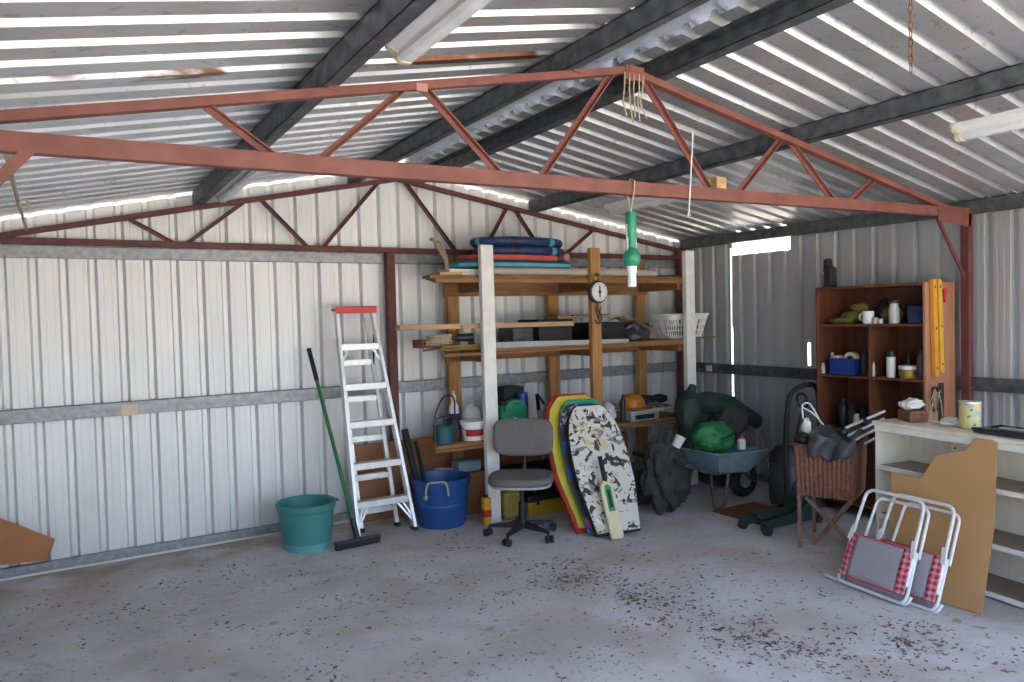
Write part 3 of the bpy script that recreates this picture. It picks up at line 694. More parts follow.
# bench machine and helmet at the right
tm = thing('table_saw', 'small grey bench tool with a slotted front on the low shelf', 'tool', (4.52,5.25,.638))
mb = MB(); mb.box((4.375,5.09,.64),(4.70,5.40,.715)); obj('body', mb, 'grey_plastic', tm, bevel=.006)
mb = MB(); mb.hexa([(4.37,5.085,.716),(5.0,5.085,.726),(5.0,5.42,.726),(4.37,5.42,.716),(4.37,5.085,.728),(5.0,5.085,.738),(5.0,5.42,.738),(4.37,5.42,.728)]); obj('table', mb, 'off_white', tm, bevel=.003)
mb = MB(); mb.box((4.42,5.086,.655),(4.64,5.0895,.695)); obj('slot_panel', mb, 'black_plastic', tm)
for k in range(6):
    mb = MB(); mb.box((4.62+k*.05,5.12,.742),(4.645+k*.05,5.30,.752)); obj('rail', mb, 'alu' if k % 2 else 'black_plastic', tm)
mb = MB(); mb.lathe([(.118,0),(.122,.01),(.118,.05),(.095,.095),(.05,.120),(.0001,.126)], (4.51,5.24,.745), 26); hm = single('helmet', mb, 'orange', 'round orange safety helmet on the grey bench tool', 'helmet', (4.51,5.24,.733), smooth=True)
mb = MB(); mb.prism([(.10*cos(a)+.03, .10*sin(a)-.06) for a in [k*2*pi/18 for k in range(18)]], Matrix.Translation((4.47,5.18,.745)), 0, .008); obj('brim', mb, 'orange', hm)
mb = MB(); mb.tube([V((4.82,5.28,.775))+V((.13*cos(t*.6),.09*sin(t*.6),.010*sin(t*2.1)+.0009*t)) for t in range(48)], .011, 7); single('cable_coil', mb, 'black_rubber', 'black cable coil right of the orange helmet', 'cable', (4.80,5.28,.74), smooth=True)
mb = MB(); mb.blob((4.20,5.2,.73),(.07,.07,.09),5,.2,2,3,flat=.638); single('paper_bag', mb, 'paper', 'small white paper bag left of the orange helmet', 'bag', (4.20,5.2,.638), smooth=True)
mb = MB(); mb.cyl((4.32,5.15,.638),(4.33,5.15,.83),.022,n=12); mb.cyl((4.33,5.15,.83),(4.335,5.15,.88),.012,n=10); single('bottle', mb, 'black_plastic', 'black slim bottle left of the orange helmet', 'bottle', (4.32,5.15,.638), smooth=True)
mb = MB(); mb.bar((3.76,5.62,.64),(3.72,5.60,.90),.03,.02); mb.bar((3.72,5.60,.90),(3.80,5.60,.80),.02,.02); single('clamp', mb, 'black_plastic', 'black clamp standing behind the scarlet bodyboard on the low shelf', 'clamp', (3.76,5.6,.638), bevel=.003)

# under and around the rack
mb = MB(); mb.box((2.90,5.746,.068),(3.86,5.762,.60)); single('plywood_panel', mb, 'ply_brown', 'second dark brown panel standing on the back wall behind the rack posts', 'panel', (3.3,5.755,.068), bevel=.002)
mb = MB(); fr = frame((2.46,5.66,.005),(1,0,-.0),(0,.05,1)); mb.prism(rect(-.42,.0,.42,.61), fr, -.008, .008)
single('plywood_panel', mb, 'ply_brown', 'wide dark brown panel leaning on the back wall behind the ladder and blue tub', 'panel', (2.62,5.70,0), bevel=.002)
yc = thing('oil_can', 'small yellow and red can on the floor left of the white post', 'can', (2.845,5.01,0))
mb = MB(); mb.box((2.81,4.985,.0),(2.872,5.045,.215)); obj('body', mb, 'yellow_tool', yc, bevel=.008, smooth=True)
mb = MB(); mb.box((2.8095,4.9845,.06),(2.8725,5.0455,.13)); obj('label', mb, 'foam_scarlet', yc, bevel=.008, smooth=True)
mb = MB(); mb.cyl((2.841,5.015,.215),(2.841,5.015,.235),.014,n=12); obj('cap', mb, 'black_plastic', yc, smooth=True)
yj = thing('jerry_can', 'dull yellow plastic jerry can behind the office chair base', 'can', (3.10,5.08,0))
mb = MB(); mb.box((3.01,5.02,0),(3.175,5.16,.225)); obj('body', mb, 'yellow_dull', yj, bevel=.03, smooth=True, seg=4)
mb = MB(); mb.tube(rounded([(3.03,5.09,.21),(3.04,5.09,.27),(3.13,5.09,.27),(3.14,5.09,.21)],.03), .012, 8); obj('handle', mb, 'yellow_dull', yj, smooth=True)
yt = thing('toolbox', 'yellow toolbox with black lid behind the office chair base', 'toolbox', (3.42,5.1,0))
mb = MB(); mb.box((3.22,5.0,.0),(3.62,5.20,.115)); mb.box((3.21,4.99,.085),(3.63,5.21,.115)); obj('body', mb, 'yellow_box', yt, bevel=.006)
mb = MB(); mb.box((3.215,4.995,.117),(3.625,5.205,.165)); obj('lid', mb, 'black_plastic', yt, bevel=.010)
mb = MB(); mb.tube(rounded([(3.34,5.10,.163),(3.34,5.10,.205),(3.50,5.10,.205),(3.50,5.10,.163)],.03), .010, 8); obj('handle', mb, 'black_plastic', yt, smooth=True)
for x in (3.30,3.54):
    mb = MB(); mb.box((x-.015,4.984,.09),(x+.015,4.992,.14)); obj('latch', mb, 'black_plastic', yt, bevel=.002)
crate('crate','dark crate under the rack behind the yellow toolbox',(3.25,5.30,0),(3.85,5.62,.30),'canvas_dark','crate')
crate('carton','pale blue carton beside the dark crate under the rack',(2.80,5.36,0),(3.10,5.60,.34),'ply_brown','carton')
mb = MB(); mb.box((2.79,5.35,.345),(3.0,5.50,.44)); single('folded_bag', mb, 'pale_blue', 'pale blue folded bag on the carton under the low shelf', 'bag', (2.9,5.4,.345), bevel=.02)
mb = MB(); mb.blob((4.16,4.86,.15),(.27,.17,.19),11,.12,1.6,3,flat=.0); single('sack', mb, 'bag_black', 'big black sack slumped on the floor right of the bodyboards', 'sack', (4.16,4.86,0), smooth=True)
crate('crate','brown wooden crate under the low shelf behind the black sack',(4.12,5.35,0),(4.55,5.62,.50),'ply_brown','crate')
# back-right: hose heap and mug
mb = MB(); mb.blob((4.17,4.45,.30),(.21,.125,.30),21,.42,2.4,4,flat=0.0); single('canvas_heap', mb, 'canvas_dark', 'heap of dark brown canvas left of the wheelbarrow', 'canvas', (4.30,4.45,0), smooth=True)
mb = MB(); mb.lathe([(.0001,0),(.035,.0),(.042,.095),(.039,.095),(.032,.006),(.0001,.006)], (0,0,0), 18); o = obj('cup', mb, 'off_white', smooth=True, mx=Matrix.Translation((4.19,4.36,.54)) @ Matrix.Rotation(.5,4,'Y') @ Matrix.Rotation(.2,4,'X'))
tag(o, 'dirty white cup lying on the dark brown canvas heap', 'cup')
# ------------------------------------------------------------------ aluminium step ladder
ld = thing('step_ladder', 'silver aluminium step ladder with a red cap leaning on the back wall', 'ladder', (2.12,5.25,0))
FL0, FR0 = V((1.892,5.245,.012)), V((2.338,5.235,.012)); FLT, FRT = V((1.905,5.60,1.668)), V((2.190,5.60,1.668))
RL0, RR0 = V((1.985,5.42,.012)), V((2.275,5.42,.012)); RLT, RRT = V((1.93,5.675,1.62)), V((2.17,5.675,1.62))
def lerp(a, b, t): return a+(b-a)*t
def rail(a, b, name):
    mb = MB(); out = (0,1,0)
    mb.bar(a, b, .026, .062, up=out); obj(name, mb, 'alu', ld, bevel=.003)
rail(FL0, FLT, 'front_rail'); rail(FR0, FRT, 'front_rail')
for a, b in ((RL0,RLT),(RR0,RRT)):
    mb = MB(); mb.bar(a, b, .030, .030, up=(0,1,0)); obj('rear_rail', mb, 'alu', ld, bevel=.003)
for t in (.148,.313,.496,.664,.845):
    a, b = lerp(FL0,FLT,t), lerp(FR0,FRT,t); mb = MB()
    mb.box((a.x+.008,a.y-.035,a.z-.004),(b.x-.008,a.y+.045,a.z+.004)); mb.box((a.x+.008,a.y-.037,a.z-.042),(b.x-.008,a.y-.031,a.z+.006))
    obj('step', mb, 'alu', ld, bevel=.002)
for t in (.085,.241,.421,.609,.782):
    a, b = lerp(RL0,RLT,t), lerp(RR0,RRT,t); mb = MB()
    mb.box((a.x-.01,a.y-.022,a.z-.022),(b.x-.02,a.y-.014,a.z+.020)); mb.box((a.x-.01,a.y-.022,a.z+.018),(b.x-.045,a.y+.018,a.z+.024))
    obj('rear_rung', mb, 'alu', ld, bevel=.002)
for s, a0, aT in ((1,FL0,FLT),(-1,FR0,FRT)):
    a, b = lerp(a0,aT,.148), lerp(a0,aT,.045); mb = MB()
    mb.bar(a+V((s*.115,-.01,-.01)), b+V((s*.012,-.01,0)), .016, .006, up=(0,1,0)); mb.bar(a+V((s*.07,-.012,-.01)), b+V((s*.012,-.012,.03)), .012, .006, up=(0,1,0)); obj('foot_brace', mb, 'alu', ld)
    a, b = lerp(a0,aT,.845), lerp(a0,aT,.77); mb = MB()
    mb.bar(a+V((s*.07,-.01,-.01)), b+V((s*.012,-.01,0)), .014, .006, up=(0,1,0)); obj('step_brace', mb, 'alu', ld)
for p in (FL0, FR0, RL0, RR0):
    mb = MB(); mb.box((p.x-.016,p.y-.036,0),(p.x+.016,p.y+.036,.030)); obj('rubber_foot', mb, 'black_rubber', ld, bevel=.004)
mb = MB(); mb.box((1.895,5.555,1.668),(2.210,5.685,1.690)); mb.box((1.89,5.548,1.650),(2.215,5.562,1.705)); obj('top_cap', mb, 'red_plastic', ld, bevel=.006)
for a, b in ((FLT,RLT),(FRT,RRT)):
    mb = MB(); mb.bar(lerp(a,FL0 if a is FLT else FR0,.06), lerp(b,RL0 if a is FLT else RR0,.25), .010, .016, up=(0,1,0)); obj('spreader', mb, 'dark_metal', ld)

# ------------------------------------------------------------------ buckets and broom
tb = thing('bucket', 'teal plastic tub on the floor left of the ladder', 'bucket', (1.535,5.29,0))
c = (1.535,5.29,0)
mb = MB(); mb.lathe([(.0001,.012),(.140,.012),(.142,.0),(.150,.0),(.172,.08),(.192,.27),(.198,.275),(.206,.30),(.208,.325),(.203,.330),(.194,.322),(.186,.27),(.146,.02),(.0001,.018)], c, 36); obj('body', mb, 'teal', tb, smooth=True)
mb = MB(); mb.lathe([(.1505,.001),(.1655,.055)], c, 36); obj('base_band', mb, 'teal_pale', tb, smooth=True, label='paler scuffed bottom band')
mb = MB(); mb.tube(rounded([(1.70,5.25,.318),(1.76,5.25,.31),(1.765,5.30,.31),(1.70,5.31,.318)],.02), .008, 8); obj('lug', mb, 'teal', tb, smooth=True)
bt_ = thing('tub', 'large blue plastic tub with rope handles right of the ladder', 'tub', (2.585,5.27,0))
c = (2.585,5.27,0)
mb = MB(); mb.lathe([(.0001,.0),(.178,.0),(.190,.015),(.203,.16),(.207,.165),(.207,.178),(.204,.182),(.218,.30),(.232,.335),(.234,.365),(.226,.372),(.222,.36),(.212,.30),(.183,.02),(.0001,.014)], c, 40); obj('body', mb, 'blue_tub', bt_, smooth=True)
for a in (-2.15, 1.0):
    d = V((cos(a), sin(a), 0)); s = V((-sin(a), cos(a), 0)); mb = MB()
    P0 = V(c)+d*.234; mb.tube(rounded([P0+s*.085+V((0,0,.27)), P0+d*.02+s*.08+V((0,0,.335)), P0+d*.015+s*.065+V((0,0,.378)), P0+d*.02-s*.065+V((0,0,.374)), P0+d*.025-s*.08+V((0,0,.32)), P0+d*.01-s*.085+V((0,0,.27))],.025), .008, 8)
    mb.blob(P0+d*.012-s*.086+V((0,0,.258)), .018, 2, .2, 2, 2); obj('rope_handle', mb, 'rope', bt_, smooth=True)
mb = MB(); mb.bar((2.47,5.32,.03),(2.42,5.56,.72),.045,.035); single('stake', mb, 'tarp_dark', 'thick dark green stake standing in the blue tub', 'stake', (2.45,5.32,.02), bevel=.004)
mb = MB(); mb.bar((2.53,5.30,.03),(2.50,5.53,.62),.022,.03); single('stake', mb, 'tarp_dark', 'thin dark stake standing in the blue tub right of the thick one', 'stake', (2.5,5.3,.02), bevel=.004)
br = thing('broom', 'green handled broom with a black head leaning left on the wall', 'broom', (1.83,5.13,0))
B0, B1 = V((1.848,5.14,.055)), V((1.715,5.70,1.39))
mb = MB(); mb.cyl(B0, lerp(B0,B1,.845), .014, n=12); obj('handle', mb, 'green_handle', br, smooth=True)
mb = MB(); mb.cyl(lerp(B0,B1,.82), B1, .017, n=12); obj('grip', mb, 'black_rubber', br, smooth=True)
mb = MB(); mb.cyl(lerp(B0,B1,-.01), lerp(B0,B1,.09), .020, n=12); obj('socket', mb, 'black_plastic', br, smooth=True)
mb = MB(); mb.bar((1.668,5.085,.042),(2.005,5.105,.042),.045,.03); obj('head', mb, 'black_plastic', br, bevel=.006)
mb = MB(); mb.bar((1.672,5.085,.0135),(2.0,5.105,.0135),.036,.027); obj('bristles', mb, 'black_rubber', br)
# orange board in the left corner
op = thing('hardboard_sheet', 'orange-brown broken hardboard piece leaning on the wall at the far left', 'board', (-.2,5.74,.0)); 
fr = frame((-.60,5.735,.014),(1,0,0),(0,.09,1)); mb = MB(); mb.prism([(0,.02),(.30,.095),(.575,.075),(.62,.205),(.33,.385),(.0,.50)], fr, -.004, .004); obj('sheet', mb, 'ply_orange', op)

# ------------------------------------------------------------------ office chair
oc = thing('office_chair', 'grey fabric office chair on a black castor base in front of the rack', 'chair', (2.905,4.60,0), -.66)
# local: faces -y
mb = MB(); out = []
for k in range(40):
    a = k*2*pi/40; e = .62; out.append((.235*abs(cos(a))**e*(1 if cos(a)>=0 else -1), .215*abs(sin(a))**e*(1 if sin(a)>=0 else -1)))
mb.prism(out, Matrix.Translation((0,-.03,.405)), 0, .055); obj('seat', mb, 'grey_cloth', oc, local=True, bevel=.022, smooth=True, seg=4)
mb = MB(); mb.prism([(x*.94,y*.94) for x,y in out], Matrix.Translation((0,-.03,.388)), 0, .018); obj('seat_pan', mb, 'grey_plastic', oc, local=True, bevel=.006)
mb = MB(); out = []
for k in range(40):
    a = k*2*pi/40; e = .45; out.append((.225*abs(cos(a))**e*(1 if cos(a)>=0 else -1), .140*abs(sin(a))**e*(1 if sin(a)>=0 else -1)))
fr = frame((0,.215,.69),(1,0,0),(0,.12,1)); mb.prism(out, fr, -.025, .028); obj('backrest', mb, 'grey_cloth', oc, local=True, bevel=.02, smooth=True, seg=4)
mb = MB(); mb.tube(rounded([(0,.05,.385),(0,.24,.39),(0,.265,.46),(0,.262,.70)],.06), .016, 10); mb.box((-.05,.238,.60),(.05,.262,.74)); obj('back_support', mb, 'black_plastic', oc, local=True, smooth=True)
mb = MB(); mb.box((-.09,-.10,.365),(.09,.08,.388)); mb.tube([(.08,-.02,.372),(.20,-.05,.365)], .007, 8); obj('mechanism', mb, 'black_plastic', oc, local=True, bevel=.004)
mb = MB(); mb.cyl((0,0,.09),(0,0,.25),.030,n=18); mb.cyl((0,0,.25),(0,0,.37),.018,n=16); mb.cyl((0,0,.07),(0,0,.12),.045,.040,n=18); obj('column', mb, 'black_plastic', oc, local=True, smooth=True)
for k in range(5):
    a = radians(-90+72*k-20); d = V((cos(a),sin(a),0)); s = V((-sin(a),cos(a),0))
    mb = MB(); q = [(.03,.10),(.245,.075)]
    a0, a1 = d*.03, d*.250
    mb.hexa([a0-s*.024+V((0,0,.068)), a1-s*.014+V((0,0,.064)), a1+s*.014+V((0,0,.064)), a0+s*.024+V((0,0,.068)), a0-s*.020+V((0,0,.112)), a1-s*.012+V((0,0,.084)), a1+s*.012+V((0,0,.084)), a0+s*.020+V((0,0,.112))])
    ar = obj('base_arm', mb, 'black_plastic', oc, local=True, bevel=.004)
    mb = MB(); c = d*.245+d*.012
    r2 = (d*.5+s*.86).normalized()
    for o_ in (-.017,.017): mb.cyl(c+r2*(o_-.009)+V((0,0,.027)), c+r2*(o_+.009)+V((0,0,.027)), .027, n=18)
    mb.cyl(d*.245+V((0,0,.03)), d*.245+V((0,0,.072)), .009, n=8)
    obj('castor', mb, 'black_rubber', ar, local=True, smooth=True)

# ------------------------------------------------------------------ bodyboards leaning on the timber post, cricket bat
def outline(L, W, tail, nose, nf=.8):
    r = [(tail/2,0),(tail/2+(W-tail)*.22,L*.18),(W/2*.985,L*.36),(W/2,L*.5),(W/2*.985,L*.64),(W/2*.93,L*.78),(W/2*.78,L*.90),(nose/2+.035,L*.975),(nose/2,L)]
    return r + [(-u,v) for u, v in reversed(r)]
def lean_board(name, label, base, top, u, L, W, tail, nose, layers, deck=None, dm=None):
    t = thing(name, label, 'bodyboard', base)
    v = V(top)-V(base); fr = frame(base, u, v)
    o = outline(L, W, tail, nose); z = 0
    for nm, m, th, k in layers:
        mb = MB(); mb.prism([(a*k, b*(1 if k==1 else k)+(0 if k==1 else L*(1-k)/2)) for a, b in o], fr, z, z+th); z += th
        obj(nm, mb, m, t, bevel=min(.006, th*.4), smooth=True)
    if deck:
        mb = MB(); oo = [(a*deck-(.019 if dm == 'deck_swirl' else 0), b*(deck+.01)+L*(.99-deck)/2-(.02 if dm == 'deck_swirl' else 0)) for a, b in o]; mb.prism(oo, fr, z+.0002, z+.003); obj('deck', mb, dm, t)
    return t
def camo(name, base, cols, scale, thr, dist=1.2, stretch=(1,1,1)):
    m = mat(name, base, .55, 0, tuple(c*.93 for c in base), 5)
    for i, (c, s, t, st) in enumerate(cols):
        overlay(m, c, (lambda s, t, st: lambda nt: n_step(nt, n_noise(nt, s, 3, st, dist), t, t+.02))(s, t, st))
    M[name] = m
camo('deck_snow', (.66,.63,.55), [((.62,.50,.30),4,.60,(1,1,1)),((.22,.20,.20),9,.60,(1,1,1.6)),((.035,.03,.032),13,.555,(1,.8,1.0)),((.70,.69,.66),5,.60,(1.3,1,.8))], 6, .5, 1.6)
camo('deck_swirl', (.05,.045,.06), [((.03,.07,.30),4.5,.52,(1,1,1)),((.45,.06,.16),4,.60,(1.2,1,.9)),((.60,.32,.55),7,.62,(1,1,1)),((.02,.30,.28),5,.66,(1,1,.8))], 6, .5, 1.0)
u = V((.96,-.20,0))
lean_board('bodyboard','rearmost scarlet and yellow bodyboard leaning on the timber post',(3.46,4.395,.013),(3.60,4.93,.99),u,1.055,.56,.40,.24,[('bottom_skin','foam_scarlet',.036,1.045),('core','foam_yellow',.034,.985)])
lean_board('bodyboard','middle bodyboard with a green rim and dark swirled deck',(3.468,4.285,.013),(3.612,4.80,.965),u,1.035,.50,.38,.22,[('core','foam_green',.040,1.0)],.955,'deck_swirl')
lean_board('bodyboard','front bodyboard with a black and cream mottled deck behind the cricket bat',(3.455,4.20,.013),(3.575,4.69,.93),u,.995,.475,.355,.20,[('core','foam_black',.040,1.0)],.965,'deck_snow')
cb = thing('cricket_bat', 'cream cricket bat with black grip leaning on the mottled bodyboard', 'cricket bat', (3.385,4.13,0))
fr = frame((3.388,4.125,.004),(.96,-.20,0),V((3.50,4.40,.66))-V((3.388,4.105,0)))
mb = MB(); mb.prism([(-.050,.012),(-.035,0),(.035,0),(.050,.012),(.054,.30),(.050,.385),(.020,.42),(-.020,.42),(-.050,.385),(-.054,.30)], fr, 0, .030); bl = obj('blade', mb, 'bat_wood', cb, bevel=.008, smooth=True)
mb = MB(); mb.prism([(-.026,.195),(.026,.195),(.026,.375),(0,.39),(-.026,.375)], fr, .0302, .0315); obj('sticker', mb, 'foam_green', bl, label='green sticker on the blade')
mb = MB(); mb.prism(rect(-.012,.22,.012,.35), fr, .0316, .0322); obj('sticker_mark', mb, 'tarp_dark', bl)
mb = MB(); mb.cyl(fr @ V((0,.41,.015)), fr @ V((0,.60,.015)), .018, .017, n=14); obj('grip', mb, 'black_rubber', cb, smooth=True)

# ------------------------------------------------------------------ wheelbarrow and its load
wh = thing('wheelbarrow', 'blue-grey metal wheelbarrow loaded with bags in the right corner', 'wheelbarrow', (4.85,4.42,0))
def loop(x0, x1, y0, y1, z, n=1): return [(x0,y0,z),(x1,y0+.05,z-.02*n),(x1,y1-.05,z-.02*n),(x0,y1,z)]
top = [(4.47,4.18,.465),(5.10,4.20,.430),(5.10,4.70,.430),(4.47,4.74,.465)]; bot = [(4.56,4.25,.300),(4.92,4.26,.270),(4.92,4.64,.270),(4.56,4.68,.300)]
mb = MB(); tv = [mb._v(p) for p in top]; bv = [mb._v(p) for p in bot]
for i in range(4): mb._f([bv[i],bv[(i+1)%4],tv[(i+1)%4],tv[i]])
mb._f(bv); obj('tray', mb, 'barrow_blue', wh, solid=.006, bevel=.01)
mb = MB(); mb.tube(rounded(top, .06, closed=True), .009, 8, closed=True); obj('rim', mb, 'barrow_blue', wh, smooth=True)
for s in (-1, 1):
    y = 4.45+s*.20
    mb = MB(); mb.tube(rounded([(5.13,4.45+s*.06,.14),(4.90,4.45+s*.12,.27),(4.50,y,.30),(4.05,y+s*.03,.46)],.12), .016, 8); obj('frame_rail', mb, 'galv_dark', wh, smooth=True)
    mb = MB(); mb.tube(rounded([(4.66,y,.28),(4.60,y,.02),(4.50,y,.012),(4.46,y,.29)],.04), .013, 8); obj('leg', mb, 'galv_dark', wh, smooth=True)
    mb = MB(); mb.cyl((4.14,y+s*.022,.43),(4.04,y+s*.03,.465),.022,n=12); obj('grip', mb, 'black_rubber', wh, smooth=True)
w_ = (5.06,4.45,.152)
mb = MB(); mb.lathe([(.095,-.030),(.135,-.036),(.150,-.015),(.151,.015),(.135,.036),(.095,.030)], w_, 30, 'y'); wl = obj('wheel', mb, 'black_rubber', wh, smooth=True)
mb = MB(); mb.lathe([(.020,-.040),(.045,-.034),(.096,-.026),(.096,.026),(.045,.034),(.020,.040)], w_, 24, 'y'); obj('hub', mb, 'barrow_blue', wl, smooth=True)
gb = MB(); gb.blob((4.64,4.40,.565),(.19,.16,.130),33,.18,2.2,4); gr_ = single('bag', gb, 'green_bright', 'bright green cloth bag on top of the wheelbarrow load', 'bag', (4.64,4.40,.44), smooth=True)
mb = MB(); mb.tube(rounded([(4.58,4.25,.575),(4.63,4.235,.585),(4.69,4.235,.60),(4.75,4.255,.62)],.03), .010, 8); obj('strap', mb, 'tarp_dark', gr_, smooth=True)
bo = thing('bottle', 'small white plastic bottle beside the bright green bag', 'bottle', (4.92,4.34,.44))
mb = MB(); mb.lathe([(.0001,0),(.036,.002),(.036,.075),(.022,.092),(.0001,.093)], (4.92,4.34,.44), 18); obj('body', mb, 'white_plastic', bo, smooth=True)
mb = MB(); mb.lathe([(.020,.090),(.020,.115),(.0001,.116)], (4.92,4.34,.44), 14); obj('cap', mb, 'red_plastic', bo, smooth=True)
def roll(name, label, pts, radii, m, cat='bag', seed=0):
    mb = MB(); P = rounded(pts, .10, 6); n = len(P); R_ = [radii[0]+(radii[-1]-radii[0])*i/(n-1) for i in range(n)]
    if len(radii) == 3: R_ = [ (radii[0]*(1-2*t)+radii[1]*2*t if t<.5 else radii[1]*(2-2*t)+radii[2]*(2*t-1)) for t in [i/(n-1) for i in range(n)]]
    mb.tube(P, .1, 14, radii=R_)
    bmesh.ops.subdivide_edges(mb.bm, edges=mb.bm.edges, cuts=1)
    for v in mb.bm.verts: v.co += V((noise.noise(v.co*9+V((seed,0,0))), noise.noise(v.co*9+V((0,seed,4))), noise.noise(v.co*9+V((7,0,seed)))))*.022
    return single(name, mb, m, label, cat, pts[0], smooth=True)
roll('tarp_bundle','upright dark green folded tarp rising left of the green bag',[(4.58,4.58,.44),(4.57,4.60,.72),(4.60,4.60,.90),(4.62,4.58,.985)],(.10,.11,.030),'tarp_dark','tarp',1)
roll('tent_bag','long dark green tent bag lying over the back of the wheelbarrow',[(4.66,4.66,.80),(4.95,4.72,.80),(5.20,4.66,.72),(5.42,4.58,.60)],(.08,.115,.06),'tarp_dark','bag',2)
mb = MB(); mb.blob((5.10,4.62,.62),(.18,.13,.15),44,.3,2.2,3); single('coat', mb, 'canvas_dark', 'black crumpled coat under the dark green tent bag', 'coat', (5.10,4.62,.5), smooth=True)
roll('tarp_bundle','dark green bundle slumped at the right end of the wheelbarrow',[(5.28,4.98,.012),(5.32,4.95,.40),(5.38,4.92,.66),(5.40,4.92,.80)],(.17,.16,.07),'tarp_dark','tarp',5)

# trolley jack and hose
tj = thing('trolley_jack', 'low dark green steel trolley jack on the floor in front of the wheelbarrow', 'jack', (4.65,3.68,0))
for s in (-1,1):
    y = 3.68+s*.085
    mb = MB(); fr = Matrix(((1,0,0,0),(0,0,-1,y),(0,1,0,0),(0,0,0,1)))
    mb.prism([(4.36,.035),(4.92,.030),(5.02,.05),(5.02,.17),(4.92,.20),(4.80,.13),(4.50,.095),(4.36,.085)], fr, -.006, .006); obj('side_plate', mb, 'jack_green', tj, bevel=.003)
    mb = MB(); mb.cyl((4.40,y+s*.008,.040),(4.40,y+s*.042,.040),.040,n=18); obj('front_wheel', mb, 'dark_metal', tj, smooth=True)
    mb = MB(); mb.cyl((4.97,y+s*.012,.028),(4.97,y+s*.038,.028),.028,n=16); mb.box((4.94,y-.02,.03),(5.0,y+.02,.075)); obj('rear_castor', mb, 'dark_metal', tj)
mb = MB(); mb.bar((4.86,3.68,.10),(4.46,3.68,.115),.07,.045); obj('lift_arm', mb, 'jack_green', tj, bevel=.004)
mb = MB(); mb.lathe([(.0001,.135),(.048,.135),(.052,.152),(.040,.156),(.0001,.150)], (4.46,3.68,0), 20); obj('saddle', mb, 'dark_metal', tj, smooth=True)
mb = MB(); mb.box((4.80,3.61,.06),(4.99,3.75,.19)); mb.hexa([(4.84,3.615,.19),(5.0,3.615,.19),(5.0,3.745,.19),(4.84,3.745,.19),(4.90,3.63,.30),(4.99,3.63,.30),(4.99,3.73,.30),(4.90,3.73,.30)]); obj('pump_body', mb, 'jack_green', tj, bevel=.008)
mb = MB(); mb.cyl((4.90,3.68,.26),(4.95,3.68,.34),.022,n=12); obj('handle_socket', mb, 'dark_metal', tj, smooth=True)
for _o in [tj]: _o.location.x -= .10
mb = MB(); mb.box((4.47,3.79,0),(4.95,4.25,.014)); single('steel_plate', mb, 'rust', 'flat rusty plate on the floor behind the trolley jack', 'plate', (4.6,3.9,0), bevel=.003)
sv = thing('shop_vacuum', 'dark upright vacuum with an arching black hose left of the bookcase', 'vacuum', (5.09,4.03,0))
mb = MB(); mb.lathe([(.0001,.03),(.125,.03),(.135,.08),(.130,.34),(.115,.36),(.0001,.362)], (5.09,4.03,0), 26); obj('tank', mb, 'bag_black', sv, smooth=True)
mb = MB(); mb.lathe([(.128,.362),(.120,.44),(.08,.49),(.0001,.50)], (5.09,4.03,0), 26); obj('motor_head', mb, 'black_plastic', sv, smooth=True)
mb = MB(); mb.tube(rounded([(4.97,3.93,.12),(4.96,3.93,.40),(4.97,3.93,.70),(5.04,3.95,.93),(5.20,3.95,.985),(5.42,3.97,.975),(5.48,3.99,.60)],.16,8), .021, 10); obj('hose', mb, 'black_rubber', sv, smooth=True)
mb = MB(); mb.tube(arc((5.17,3.93,.86), .06, 0, 2*pi, 20, (1,0,0), (0,.3,.95)), .010, 8); mb.tube([(5.17,3.93,.80),(5.15,4.0,.48)], .010, 8); obj('handle', mb, 'black_plastic', sv, smooth=True)
for a in (0,2.1,4.2):
    mb = MB(); mb.blob((5.09+.11*cos(a),4.03+.11*sin(a),.017), .017, 1, 0, 1, 2); obj('castor', mb, 'black_rubber', sv, smooth=True)
mb = MB(); mb.bar((5.48,5.18,.0),(5.645,5.22,.74),.022,.012); single('stake', mb, 'off_white', 'pale thin stake leaning on the right wall behind the wheelbarrow', 'stake', (5.48,5.18,0), bevel=.002)
mb = MB(); mb.cyl((5.30,4.30,.012),(5.64,4.75,.42),.012,n=8); single('stick', mb, 'timber_pale', 'thin tan stick leaning right of the wheelbarrow', 'stick', (5.30,4.30,0), smooth=True)
# ------------------------------------------------------------------ dark timber bookcase against the right wall
bk = thing('bookcase', 'dark red-brown timber bookcase against the right wall', 'bookcase', (5.5,3.5,0))
X0, X1, Y0, Y1, ZT = 5.235, 5.622, 2.965, 3.845, 1.765
mb = MB(); mb.box((X0,Y0,0),(X1,Y0+.018,ZT)); obj('side_panel', mb, 'bookcase_side', bk, bevel=.002, label='paler worn end panel')
mb = MB(); mb.box((X0,Y1-.018,0),(X1,Y1,ZT)); obj('side_panel', mb, 'bookcase_wood', bk, bevel=.002)
mb = MB(); mb.box((X0,Y0+.0185,ZT-.02),(X1,Y1-.0185,ZT-.001)); obj('top', mb, 'bookcase_wood', bk, bevel=.002)
mb = MB(); mb.box((X1-.008,Y0+.0185,.03),(X1-.001,Y1-.0185,ZT-.021)); obj('back_panel', mb, 'bookcase_wood', bk)
for z in (1.455, 1.060, .640, .08):
    mb = MB(); mb.box((X0+.003,Y0+.0185,z),(X1-.009,Y1-.0185,z+.018)); obj('shelf', mb, 'bookcase_wood', bk, bevel=.002)
mb = MB(); mb.box((X0+.006,3.385,.66),(X1-.009,3.403,1.059)); obj('divider', mb, 'bookcase_wood', bk, bevel=.002)
mb = MB(); mb.box((X0+.006,3.385,1.079),(X1-.009,3.403,1.454)); obj('divider', mb, 'bookcase_wood', bk, bevel=.002)
def by(px): return 3.394-(px-868)*(.0085 if px < 868 else .0079)
_before = set(COL.objects)
S1, S2, S3 = 1.4735, 1.0785, .6585
